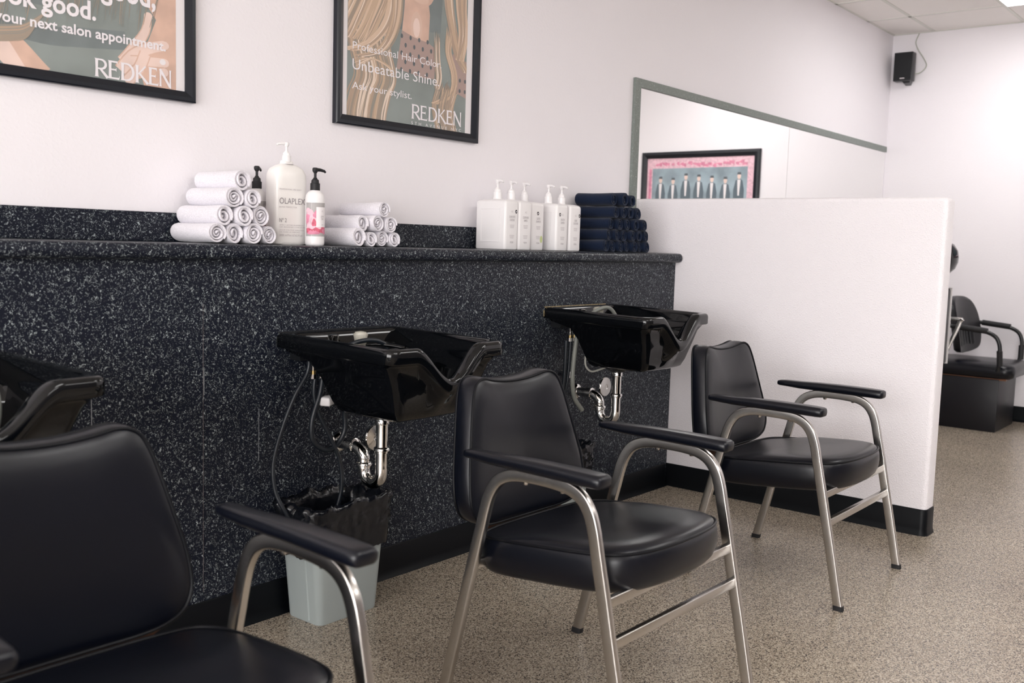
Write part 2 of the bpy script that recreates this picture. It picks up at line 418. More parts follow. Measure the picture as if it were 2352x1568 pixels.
# ------------------------------------------------------------------ counter: front panel, worktop, backsplash
CT = 1.153
ctr = thing('counter_base', 'dark flecked laminate panel front the bowls hang on, below the worktop', 'counter', (-3.6, 0, 0))
top = thing('worktop', 'long dark flecked worktop with a rounded nose, holding the towels and bottles', 'worktop', (-3.6, 0, 1.108))
cx0, cx1 = XL+3.6, 3.6-.0005
bm = new(); box(bm, cx0, cx1, 0, .02, 0, CT-.0455); finish(bm, 'front_panel', M['lam'], ctr, smooth=False)
bm = new()
prof = [(D-.001, CT-.04), (D-.001, CT), (-.015, CT), (-.022, CT-.001)]
for i in range(9):
    a = PI/2 - PI*i/8; prof.append((-.024-.019*math.cos(a), CT-.0225+.0215*math.sin(a)))
prof += [(-.015, CT-.045), (0, CT-.045), (0.02, CT-.04)]
loft(bm, [[(x, y, z-1.108) for y, z in prof] for x in (cx0, cx1-.012)], closed=True)
finish(bm, 'top_slab', M['lam'], top, angle=35)
bm = new(); box(bm, cx0-3.6, cx1-3.6, D-.021, D-.001, CT+.0002, CT+.086, bev=.003); tag(finish(bm, 'backsplash', M['lam'], smooth=False), 'low dark flecked backsplash strip along the white wall behind the towels', 'backsplash')
bm = new()
for x, z0, z1, wd in ((-2.659, .14, .98, .0007),):
    box(bm, x+3.6-wd/2, x+3.6+wd/2, -.0008, .001, z0, z1)
finish(bm, 'panel_seam', M['scuff'], ctr, smooth=False)
for x, z0, z1, wd in ((-2.993, .62, .80, .0013), (-2.466, .50, .66, .0008), (-2.6565, .72, .80, .0014)):
    bm = new(); box(bm, x+3.6-wd/2, x+3.6+wd/2, -.0009, .001, z0, z1)
    finish(bm, 'scratch', M['scratch'], ctr, smooth=False)

# ------------------------------------------------------------------ mirror with laminate frame on the white wall
mir = thing('wall_mirror', 'long frameless-edged wall mirror with grey laminate trim, seen above the partition', 'mirror', (0, D, 1.25))
bm = new(); box(bm, -.038, 1.749, -.006, -.0005, -.25, .712); finish(bm, 'mirror_panel', M['mirror'], mir, smooth=False)
bm = new(); box(bm, 1.752, L-.04, -.006, -.0005, -.25, .712); finish(bm, 'mirror_panel', M['mirror'], mir, smooth=False)
bm = new(); box(bm, -.089, -.037, -.016, -.0005, -.01, .752, bev=.001, seg=1); box(bm, -.037, L-.03, -.016, -.0005, .711, .752, bev=.001, seg=1)
finish(bm, 'trim_frame', M['lamedge'], mir, smooth=False)

# ------------------------------------------------------------------ pictures
def frame_mesh(w_, h_, fw, d):
    bm = new(); prof = [(0, 0), (0, -d+.004), (.004, -d), (fw*.45, -d), (fw, -d*.55), (fw, -.002)]
    rings = []
    for sx, sz in ((0, 0), (1, 0), (1, 1), (0, 1)):
        rings.append([((w_-o if sx else o), y, (h_-o if sz else o)) for o, y in prof])
    rings.append(rings[0]); loft(bm, rings, closed=True, cap0=False, cap1=False)
    return bm
_st = [0]
def stag(y):
    _st[0] = (_st[0]+1) % 12; return y-.000012*_st[0]
def quad(bm, pts, y, mi):
    y = stag(y)
    f = bm.faces.new([bm.verts.new((p[0], y, p[1])) for p in pts]); f.material_index = mi
def ribbon(bm, path, w0, w1, y, mi, k=5, wm=None):
    y = stag(y); P = crom([(a, 0, b) for a, b in path], k); n = len(P); prev = None
    for i, p in enumerate(P):
        t = (P[min(n-1, i+1)]-P[max(0, i-1)]).normalized(); s = Vector((t.z, 0, -t.x)); f = i/(n-1)
        ww = (w0+(w1-w0)*f) if wm is None else (w0*(1-f)**2+2*wm*f*(1-f)+w1*f*f)
        yo = Vector((0, y-5e-6*i, 0)); a, b = bm.verts.new(p+s*ww/2+yo), bm.verts.new(p-s*ww/2+yo)
        if prev: bm.faces.new((prev[0], prev[1], b, a)).material_index = mi
        prev = (a, b)
def disc(bm, cx, cz, rx, rz, y, mi, n=20, rot=0):
    quad(bm, [(cx+rx*math.cos(2*PI*i/n)*math.cos(rot)-rz*math.sin(2*PI*i/n)*math.sin(rot), cz+rx*math.cos(2*PI*i/n)*math.sin(rot)+rz*math.sin(2*PI*i/n)*math.cos(rot)) for i in range(n)], y, mi)
def clip_below(bm, x0, x1, z0, z1):
    for co, no in (((x0, 0, 0), (-1, 0, 0)), ((x1, 0, 0), (1, 0, 0)), ((0, 0, z0), (0, 0, -1)), ((0, 0, z1), (0, 0, 1))):
        bmesh.ops.bisect_plane(bm, geom=bm.verts[:]+bm.edges[:]+bm.faces[:], plane_co=co, plane_no=no, clear_outer=True)
def flared_letters(x0, z0, width, h, y, m, parent):
    """six flared capitals drawn stroke by stroke"""
    bm = new()
    def X(a): return x0+a*width
    def Zc(b): return z0+b*h
    asp = h/width
    def st(p, q, w0, w1):     # stroke in (width units, height units), widths in height units
        a = Vector((p[0]*width, 0, p[1]*h)); b = Vector((q[0]*width, 0, q[1]*h)); t = (b-a).normalized(); s = Vector((t.z, 0, -t.x))
        o = Vector((x0, stag(y), z0))
        bm.faces.new([bm.verts.new(v) for v in (o+a+s*w0*h/2, o+a-s*w0*h/2, o+b-s*w1*h/2, o+b+s*w1*h/2)])
    def stem(x, w_=.15, b=0, t=1):
        st((x, b), (x, (b+t)/2), w_*1.25, w_*.95); st((x, (b+t)/2), (x, t), w_*.95, w_*1.25)
        st((x, b), (x, b+.045), w_*2.0, w_*1.15); st((x, t), (x, t-.045), w_*1.8, w_*1.15)
    def arc(cx, cz, rx, rz, a0, a1, w0, w1, n=14):
        prev = None; yq = stag(y)
        for i in range(n+1):
            f = i/n; a = math.radians(a0+(a1-a0)*f); ww = w0+(w1-w0)*math.sin(PI*f)
            px, pz = cx*width, cz*h
            ux, uz = math.cos(a), math.sin(a)
            A = Vector((x0+px+(rx*width+ww*h/2)*ux, yq, z0+pz+(rz*h+ww*h/2)*uz)); B = Vector((x0+px+(rx*width-ww*h/2)*ux, yq, z0+pz+(rz*h-ww*h/2)*uz))
            va, vb = bm.verts.new(A), bm.verts.new(B)
            if prev: bm.faces.new((prev[0], prev[1], vb, va))
            prev = (va, vb)
    def E(x, w_):
        stem(x); st((x, .955), (x+w_*.80, .955), .09, .10); st((x+w_*.79, 1.0), (x+w_*.81, .82), .05, .03)
        st((x, .52), (x+w_*.68, .52), .085, .09); st((x+w_*.67, .62), (x+w_*.67, .42), .035, .035)
        st((x, .045), (x+w_*.98, .045), .09, .11); st((x+w_*.96, .0), (x+w_*1.05, .20), .05, .02)
    # R
    stem(.022); st((.022, .955), (.075, .955), .09, .09); st((.022, .46), (.07, .46), .08, .08)
    arc(.075, .708, .058, .247, 90, -90, .09, .15); st((.062, .47), (.158, .0), .12, .17)
    E(.187, .115)
    # D
    stem(.345); st((.345, .955), (.40, .955), .09, .09); st((.345, .045), (.40, .045), .09, .09); arc(.395, .50, .088, .455, 90, -90, .09, .16)
    # K
    stem(.533); st((.548, .50), (.645, .99), .06, .11); st((.560, .56), (.675, .0), .11, .17)
    E(.707, .105)
    # N
    stem(.845, .10, 0, 1); st((.838, 1.0), (.975, .02), .16, .15); stem(.978, .09, .0, 1.0); st((.965, .06), (.99, -.06), .12, .03)
    return finish(bm, 'brand_lettering', m, parent, smooth=False)

def poster_base(name, label, x0, x1, z0, z1, fw):
    p = thing(name, label, 'poster', (x0, D-.001, z0), group='framed hair posters on the white wall')
    W_, H_ = x1-x0, z1-z0
    finish(frame_mesh(W_, H_, fw, .022), 'frame', M['frame'], p, smooth=False)
    bm = new(); box(bm, fw-.004, W_-fw+.004, -.006, -.001, fw-.004, H_-fw+.004); finish(bm, 'backing_paper', M['paper'], p, smooth=False)
    bm = new(); box(bm, fw-.003, W_-fw+.003, -.0105, -.0095, fw-.003, H_-fw+.003); finish(bm, 'glass_pane', M['acrylic'], p, smooth=False)
    return p, W_, H_
rng = random.Random(11)
# left poster: woman in teal, hands at right; right poster: long blond hair
def put(t, p, x, z, **k):      # text given in room x,z
    o = text(t, x-p.location.x, -.0093+.0013, z-p.location.z, parent=p, m=M['ink'], **k); return o
pL, W_, H_ = poster_base('poster', 'framed poster at top left with hands and the words your next salon appointment', -3.291, -2.541, 1.568, 2.60, .031)
ox, oz = -3.291, 1.568
bm = new()
px0, px1, pz0, pz1 = .03, W_-.060, .024, H_-.05
quad(bm, [(px0, pz0), (px1, pz0), (px1, pz1), (px0, pz1)], -.0062, 0)
def R_(pts): return [(a-ox, b-oz) for a, b in pts]
# darker drapery
for pts in ([(-3.15, 1.70), (-3.0, 1.69), (-2.90, 1.70), (-2.76, 1.715)], [(-3.1, 1.80), (-3.0, 1.79), (-2.95, 1.82)]): ribbon(bm, R_(pts), .03, .05, -.0063, 1, wm=.06)
# skin area at the right (chest / arm)
quad(bm, R_([(-2.70, 1.58), (-2.601, 1.58), (-2.601, 2.5), (-2.66, 2.5), (-2.665, 1.90), (-2.705, 1.84), (-2.665, 1.79), (-2.685, 1.74), (-2.72, 1.66)]), -.0064, 2)
# hand at right: fingers
for pts, a, b in (([(-2.77, 1.655), (-2.735, 1.70), (-2.70, 1.75), (-2.69, 1.795)], .030, .020), ([(-2.775, 1.63), (-2.74, 1.675), (-2.69, 1.705), (-2.638, 1.722)], .035, .028),
                  ([(-2.745, 1.663), (-2.70, 1.668), (-2.638, 1.672)], .024, .026), ([(-2.735, 1.625), (-2.69, 1.64), (-2.64, 1.645)], .022, .024), ([(-2.76, 1.60), (-2.72, 1.645), (-2.70, 1.69)], .03, .03)):
    hd_ = globals().setdefault('hd_', [0]); hd_[0] += 1
    ribbon(bm, R_(pts), a*1.25, b*1.25, -.00645-.00012*hd_[0], 2, k=3); ribbon(bm, R_(pts), a, b, -.00650-.00012*hd_[0], 3, k=3)
for c in ((-2.638, 1.722), (-2.638, 1.672), (-2.64, 1.645), (-2.69, 1.795)): disc(bm, c[0]-ox, c[1]-oz, .014, .012, -.00725, 3)
disc(bm, -2.645-ox, 1.674-oz, .010, .0085, -.0074, 4)
# hand at lower left
ribbon(bm, R_([(-3.15, 1.665), (-3.09, 1.635), (-3.03, 1.59)]), .05, .09, -.0066, 3, wm=.06)
ribbon(bm, R_([(-3.09, 1.685), (-3.055, 1.65), (-3.0, 1.585)]), .020, .06, -.0067, 2, wm=.035)
# hair wisps
for i in range(60):
    x = -3.12+rng.random()*.47; z = 1.70+rng.random()*.10
    if x > -2.95 and z < 1.76: z += .06
    ribbon(bm, R_([(x+.05*rng.random(), 2.2), (x+.02, z+.16), (x-.015*rng.random(), z+.06), (x-.02, z-.03*rng.random())]), .0045, .001, -.00735-.000003*i, 5+rng.choice([2, 3, 3, 4, 4, 4]))
for q in range(16):
    e = .0025*q; ribbon(bm, R_([(-3.15, 1.65+e), (-3.08, 1.662+e), (-3.04, 1.675+e), (-3.01+.002*q, 1.72+e)]), .006, .002, -.0074-.000005*q, 5+rng.choice([2, 3, 3, 4]))
clip_below(bm, px0, px1, pz0, pz1)
finish(bm, 'print', [M['teal'], M['tealdark'], M['skin'], M['skinlight'], M['paper']]+[M['hair%d' % i] for i in range(6)], pL, smooth=False)
put('Feel good,', pL, -2.97, 1.822, width=.303, height=.062, bold=.025)
put('look good.', pL, -3.135, 1.7545, width=.287, height=.050, bold=.025)
put('Book your next salon appointment.', pL, -3.215, 1.7065, width=.580, height=.0275, bold=.022)
flared_letters(-2.853-ox, 1.604-oz, .237, .0495, -.0082, M['ink'], pL)
put('5TH AVENUE NYC', pL, -2.851, 1.5885, width=.232, height=.0105, spacing=1.9)

pM, W_, H_ = poster_base('poster', 'framed poster of long blond hair with the words Unbeatable Shine', -1.994, -1.25, 1.572, 2.60, .034)
ox, oz = -1.994, 1.572
bm = new(); px0, px1, pz0, pz1 = .058, W_-.068, .028, H_-.05
quad(bm, [(px0, pz0), (px1, pz0), (px1, pz1), (px0, pz1)], -.0062, 0)
quad(bm, R_([(-1.70, 1.94), (-1.47, 1.965), (-1.45, 2.3), (-1.72, 2.3)]), -.0063, 1)      # shade beside the neck
quad(bm, R_([(-1.675, 1.93), (-1.535, 1.915), (-1.53, 2.02), (-1.55, 2.12), (-1.66, 2.12), (-1.665, 2.02)]), -.0064, 2)
disc(bm, -1.60-ox, 1.965-oz, .030, .055, -.0065, 12); disc(bm, -1.60-ox, 1.962-oz, .018, .035, -.0067, 3); disc(bm, -1.585-ox, 2.095-oz, .075, .055, -.00665, 2); disc(bm, -1.580-ox, 2.068-oz, .042, .016, -.0069, 12)
quad(bm, R_([(-1.70, 1.80), (-1.55, 1.785), (-1.50, 1.79), (-1.49, 1.90), (-1.535, 1.918), (-1.61, 1.925), (-1.675, 1.94)]), -.0066, 4)   # dotted blouse
quad(bm, R_([(-1.40, 1.90), (-1.318, 1.88), (-1.318, 1.74), (-1.40, 1.76)]), -.0066, 4)
for i in range(6):
    for j in range(5):
        x = -1.72+.045*i+.02*(j % 2); z = 1.80+.03*j
        if -1.69+.1*(z-1.80) < x < -1.50: disc(bm, x-ox, z-oz, .006, .0085, -.0067, 5, 10)
for i in range(6): disc(bm, -1.385+.03*(i % 3)-ox, 1.765+.04*(i//3)-oz, .006, .008, -.0067, 5, 10)
k = 0
def lock(path, w0, wm, w1, tone, n=6, spread=.02):
    global k
    for q in range(n*4):
        d = (rng.random()-.5)*spread*1.15; e = (rng.random()-.5)*spread
        j_ = rng.random()*.05
        ribbon(bm, R_([(a+d+(e-d)*i/len(path), b-(j_ if i == 0 and b < 2.2 else 0)) for i, (a, b) in enumerate(path)]), w0*(.16+rng.random()*.3)*(1 if path[0][1] > 2.2 else .12), w1*(.2+rng.random()*.3), -.0069-.0000013*k, 6+max(0, min(5, tone+rng.choice([-1, 0, 0, 1, 1, 2, 5]))), wm=wm*(.10+rng.random()*.35)); k += 1
for x, t in ((-1.90, 2), (-1.86, 2), (-1.82, 1), (-1.78, 2), (-1.745, 3)):
    lock([(x-.02, 1.96), (x-.01, 1.86), (x+.02, 1.76), (x-.01, 1.69), (x-.03, 1.60), (x, 1.56)], .012, .04, .008, t, 6, .05)
# left mass
for x in (-1.93, -1.90, -1.87, -1.84, -1.81, -1.78):
    lock([(x+.08, 2.3), (x+.05, 2.08), (x-.02, 1.93), (x-.06, 1.87)], .03, .03, .012, 1, 5, .05)
lock([(-1.74, 2.3), (-1.735, 2.06), (-1.76, 1.95), (-1.84, 1.865), (-1.93, 1.83)], .05, .05, .02, 0, 9, .05)
lock([(-1.72, 2.3), (-1.70, 2.05), (-1.72, 1.93), (-1.78, 1.85), (-1.88, 1.815)], .03, .03, .01, 1, 8, .05)
lock([(-1.90, 1.81), (-1.82, 1.815), (-1.74, 1.80), (-1.72, 1.77)], .012, .02, .006, 0, 4, .02)
# right mass
lock([(-1.44, 2.3), (-1.43, 2.10), (-1.40, 1.98), (-1.37, 1.90), (-1.32, 1.84)], .05, .05, .02, 1, 9, .04)
lock([(-1.36, 2.3), (-1.355, 2.10), (-1.34, 1.98), (-1.36, 1.88)], .05, .05, .02, 0, 8, .05)
lock([(-1.42, 2.0), (-1.425, 1.90), (-1.39, 1.82), (-1.40, 1.75), (-1.47, 1.71), (-1.50, 1.70)], .018, .05, .012, 0, 9, .03)
lock([(-1.49, 1.97), (-1.485, 1.86), (-1.475, 1.80), (-1.485, 1.755)], .02, .05, .004, 2, 7, .03)
for x in (-1.49, -1.46, -1.43, -1.40): lock([(x+.02, 1.80), (x+.01, 1.74), (x-.005, 1.68), (x+.02, 1.60)], .015, .03, .008, 2, 4, .03)
clip_below(bm, px0, px1, pz0, pz1)
finish(bm, 'print', [M['teal'], M['tealdark'], M['skin'], M['skinlight'], M['blouse'], M['dot']]+[M['hair%d' % i] for i in range(6)]+[M['skinmid']], pM, smooth=False)
put('Professional Hair Color.', pM, -1.913, 1.8355, width=.450, height=.0265)
put('Unbeatable Shine.', pM, -1.913, 1.7665, width=.440, height=.0375)
put('Ask your stylist.', pM, -1.913, 1.700, width=.293, height=.0250)
flared_letters(-1.619-ox, 1.6295-oz, .277, .0535, -.0083, M['ink'], pM)
put('5TH AVENUE NYC', pM, -1.619, 1.6085, width=.276, height=.0115, spacing=1.9)

# poster on the right wall, seen only in the mirror
pR = thing('poster', 'black framed pink poster of a row of dark-suited people, seen in the mirror', 'poster', (L-.001, -1.94, 1.20), PI/2)
pR.rotation_euler = (0, 0, -PI/2); pR.location = (L-.001, -.815, 1.20)
W_, H_ = 1.155, .83
finish(frame_mesh(W_, H_, .055, .025), 'frame', M['frame'], pR, smooth=False)
bm = new()
quad(bm, [(.05, .05), (W_-.05, .05), (W_-.05, H_-.05), (.05, H_-.05)], -.006, 0)
quad(bm, [(.115, .11), (W_-.11, .11), (W_-.11, H_-.145), (.115, H_-.145)], -.0065, 1)
for i in range(22):
    a = .10+.042*i+.02*rng.random(); b = H_-.085-.03*rng.random(); quad(bm, [(a, b), (a+.01+.05*rng.random(), b), (a+.01+.05*rng.random(), b-.02), (a, b-.02-.02*rng.random())], -.0064, 2)
quad(bm, [(W_-.10, .2), (W_-.075, .2), (W_-.075, H_-.15), (W_-.10, H_-.15)], -.0064, 2)
for i in range(7):
    x = .19+.128*i; zt = H_-.20-.012*((i*3) % 4)
    quad(bm, [(x-.045, .1), (x+.045, .1), (x+.05, zt-.14), (x+.032, zt-.062), (x+.012, zt-.05), (x-.012, zt-.05), (x-.032, zt-.062), (x-.05, zt-.14)], -.0068, 3)
    quad(bm, [(x-.006, zt-.19), (x+.008, zt-.19), (x+.016, zt-.055), (x-.014, zt-.055)], -.007, 5)
    disc(bm, x, zt-.025, .017, .026, -.0071, 4); quad(bm, [(x-.019, zt-.012), (x+.019, zt-.012), (x+.015, zt+.008), (x-.015, zt+.008)], -.0072, 6)
finish(bm, 'print', [M['palepink'], M['bluegrey'], M['pink'], M['suit'], M['skinlight'], M['paper'], M['dot']], pR, smooth=False)
bm = new(); box(bm, .053, W_-.053, -.0105, -.0095, .053, H_-.053); finish(bm, 'glass_pane', M['glass'], pR, smooth=False)

# ------------------------------------------------------------------ wall speaker
sp = thing('wall_speaker', 'small black loudspeaker mounted high in the corner with a grey wire', 'speaker', (L, .105, 2.585))
bm = new(); box(bm, -.125, -.045, -.068, .068, -.105, .105, bev=.004)
finish(bm, 'cabinet', M['blackmetal'], sp)
bm = new(); box(bm, -.131, -.1245, -.064, .064, -.100, .100, bev=.003); finish(bm, 'grille', M['grille'], sp)
bm = new(); box(bm, -.1325, -.1305, -.018, .016, -.092, -.084); finish(bm, 'logo_plate', M['paleink'], sp, smooth=False)
bm = new(); loft(bm, [[(-.10, -.05, -.105), (-.10, .01, -.105), (-.0, .02, -.10), (-.0, -.04, -.10)], [(-.085, -.045, -.118), (-.085, 0, -.118), (-.0, .01, -.125), (-.0, -.03, -.125)]]); box(bm, -.05, 0, -.025, .025, -.10, .05)
finish(bm, 'bracket', M['blackmetal'], sp, smooth=False)
bm = new(); tube(bm, [(-.06, -.05, -.05), (-.03, -.10, -.04), (-.008, -.135, .01), (-.006, -.11, .07), (-.006, -.07, .13), (-.006, -.045, .19), (-.006, -.06, .24), (-.008, -.07, .262)], .0035, 8, 6); finish(bm, 'wire', M['wire'], sp)

# ------------------------------------------------------------------ salon chairs
def make_chair(label, loc, rz):
    t = thing('salon_chair', label, 'chair', loc, rz, 'black vinyl shampoo chairs')
    prof = rrect(.0150, .0095, .0035, 3)      # first = in-plane normal, second = across x
    fpath = [(-.283, .012), (-.268, .085), (-.2465, .19), (-.225, .29), (-.204, .39), (-.183, .485), (-.172, .535), (-.158, .575), (-.135, .605), (-.10, .622), (-.05, .628), (0, .629)]
    rpath = [(.283, .012), (.262, .095), (.2385, .19), (.214, .29), (.190, .385), (.166, .48), (.152, .535), (.138, .572), (.115, .603), (.08, .621), (.04, .628), (0, .629)]
    for s in (-1, 1):
        for path in (fpath, rpath):
            bm = new(); pts = crom([(s*.297, y, z) for y, z in path], 5)
            sweep(bm, pts, [(b, a) for a, b in prof], up=(1, 0, 0))
            leg = finish(bm, 'leg', M['satin'], t, angle=50)
            bm = new(); y0 = path[0][0]; d = -.002 if y0 < 0 else .002
            loft(bm, [[(s*.297+b*1.12, y0+d*(z < .01)+a*1.1, z) for a, b in prof] for z in (0, .016)])
            finish(bm, 'foot_cap', M['rubber'], leg, angle=50)
        # arm pad
        bm = new(); rings = []
        ys = [.224, .222, .214, .19, .13, .06, -.02, -.09, -.145, -.175, -.189, -.196, -.199]
        for i, y in enumerate(ys):
            f = i/(len(ys)-1); hw = [.010, .016, .0185, .0205, .0235, .0265, .0290, .0305, .0310, .0302, .0285, .025, .016][i]
            ht = [.004, .008, .0105, .012, .0140, .0155, .0162, .0165, .0165, .0162, .0155, .013, .008][i]
            zc = .651 + .004*math.sin(PI*(y+.23)/.46) + (.003 if y > .15 else 0)
            pr = rrect(hw, ht, min(hw, ht)*.9, 5)
            rings.append([(s*.295+a, y, zc+b) for a, b in pr])
        loft(bm, rings); arm = finish(bm, 'armrest', M['vinyl'], t, angle=60)
        for y in (-.08, .03):
            bm = new(); lathe(bm, [(.0055, .607), (.007, .611), (.007, .617)], (s*.297, y, 0), n=10)
            finish(bm, 'screw', M['satin'], arm)
    for nm, y, z, hh in (('seat_rail', -.2065, .374, .0125), ('stretcher', -.2265, .283, .0125), ('seat_rail', .1925, .372, .0115)):
        bm = new(); box(bm, -.289, .289, y-.008, y+.008, z-hh, z+hh, bev=.002); finish(bm, nm, M['satin'], t, angle=50)
    # under-seat brackets
    for s in (-1, 1):
        bm = new(); loft(bm, [[(s*.135-.012, y, za), (s*.135+.012, y, za), (s*.135+.012, y, .385), (s*.135-.012, y, .385)] for y, za in ((-.205, .372), (-.05, .362), (.02, .345), (.10, .325), (.16, .325), (.20, .345), (.215, .36))])
        br = finish(bm, 'seat_bracket', M['blackmetal'], t, smooth=False)
        for y, z in ((.16, .345), (.05, .353)):
            bm = new(); lathe(bm, [(.0115, 0), (.0115, -.003), (.006, -.003), (.006, -.008), (.003, -.009)], (s*.135-.012, y, z), axis='x', n=12)
            finish(bm, 'bolt', M['satin'], br)
    # seat cushion
    half = [(0, -.250), (.07, -.2475), (.135, -.238), (.19, -.219), (.227, -.188), (.247, -.140), (.257, -.06), (.262, .04), (.262, .13), (.252, .185), (.222, .220), (.15, .235), (.07, .238)]
    loop = half + [(0, .239)] + [(-a, b) for a, b in reversed(half[1:])]
    out = crom([(a, b, 0) for a, b in loop], 4, True)
    def zs(y): return .468-.082*(y+.2)
    def ring(sc, dz, grow=0):
        r = []
        for p in out:
            q = Vector((p.x*sc, (p.y+.0)*sc, 0))
            if grow:
                nrm = Vector((p.x, p.y, 0)).normalized(); q += nrm*grow
            u_ = min(1, max(0, (q.y-.02)/.18)); r.append((q.x, q.y, zs(q.y)+(dz*(1-.9*u_*u_*(3-2*u_)) if dz > 0 else dz)))
        return r
    bm = new()
    loft(bm, [ring(.55, -.098), ring(.90, -.096), ring(.955, -.092), ring(.985, -.082, .002), ring(1, -.062, .006), ring(1, -.040, .008), ring(1, -.018, .006), ring(1, -.004, .002), ring(.995, 0), ring(.985, .005), ring(.95, .0125), ring(.88, .0175), ring(.74, .019), ring(.5, .0155), ring(.25, .0135), ring(.03, .013)])
    seat = finish(bm, 'seat', M['vinyl'], t, angle=75)
    bm = new(); sweep(bm, [Vector((p.x*1.004, p.y*1.004, zs(p.y)+.0015)) for p in out], circ(.0038, 8), closed=True); finish(bm, 'piping', M['piping'], seat)
    # backrest
    hb = [(0, .800), (.05, .802), (.095, .808), (.130, .815), (.158, .812), (.179, .795), (.196, .755), (.211, .70), (.226, .64), (.240, .58), (.246, .53), (.243, .496), (.226, .464), (.190, .444), (.14, .435), (.07, .432)]
    lb = hb + [(0, .431)] + [(-a, b) for a, b in reversed(hb[1:])]
    ob = crom([(a, 0, b) for a, b in lb], 4, True)
    ZC = .61
    def yb(x, z): return .284+.150*(z-.549)-.030*(x/.25)**2
    def rb(sc, dy, grow=0):
        r = []
        for p in ob:
            q = Vector((p.x*sc, 0, ZC+(p.z-ZC)*sc))
            if grow: q += Vector((p.x, 0, p.z-ZC)).normalized()*grow
            r.append((q.x, yb(q.x, q.z)+dy, q.z))
        return r
    bm = new()
    loft(bm, [rb(.03, -.016), rb(.3, -.016), rb(.6, -.015), rb(.8, -.0125), rb(.92, -.008), rb(.98, -.003), rb(1, 0, .0), rb(1, .006, .003), rb(1, .020, .006), rb(1, .036, .006), rb(1, .050, .003), rb(1, .057, 0), rb(.98, .061), rb(.9, .066), rb(.5, .07), rb(.03, .071)])
    back = finish(bm, 'backrest', M['vinyl'], t, angle=75)
    for dy in (-.0005, .0575):
        bm = new(); sweep(bm, [Vector((p.x*1.004, yb(p.x, p.z)+dy, ZC+(p.z-ZC)*1.004)) for p in ob], circ(.0036, 8), closed=True); finish(bm, 'piping', M['piping'], back)
    bm = new()
    rings = []
    for hw_, hr_, z in ((.19, .20, .53), (.205, .255, .49), (.20, .262, .465), (.16, .235, .44), (.13, .18, .41), (.12, .13, .375)):
        xs_ = [-hw_+(hr_+hw_)*i/10 for i in range(11)]
        rings.append([(x, yb(x, z)+.040, z) for x in xs_]+[(x, yb(x, z)+.047, z) for x in reversed(xs_)])
    loft(bm, rings)
    finish(bm, 'back_plate', M['brown'], t, angle=60)
    for s in (-1, 1):
        bm = new(); tube(bm, [(s*.10, .365, .55), (s*.10, .345, .45), (s*.11, .31, .375), (s*.13, .22, .365), (s*.13, .12, .362)], .008, 8, 5)
        finish(bm, 'back_strut', M['blackmetal'], t)
    return t
ch = make_chair('black vinyl armchair with metal legs in the middle, beside the grey bin', (-2.162, -1.058, 0), -.013)
dup(ch, (-.818, -1.021, 0), .006, 'black vinyl armchair with metal legs standing by the white partition')
dup(ch, (-3.482, -1.061, 0), -.02, 'large out-of-focus black armchair in the left foreground, cut by the frame')

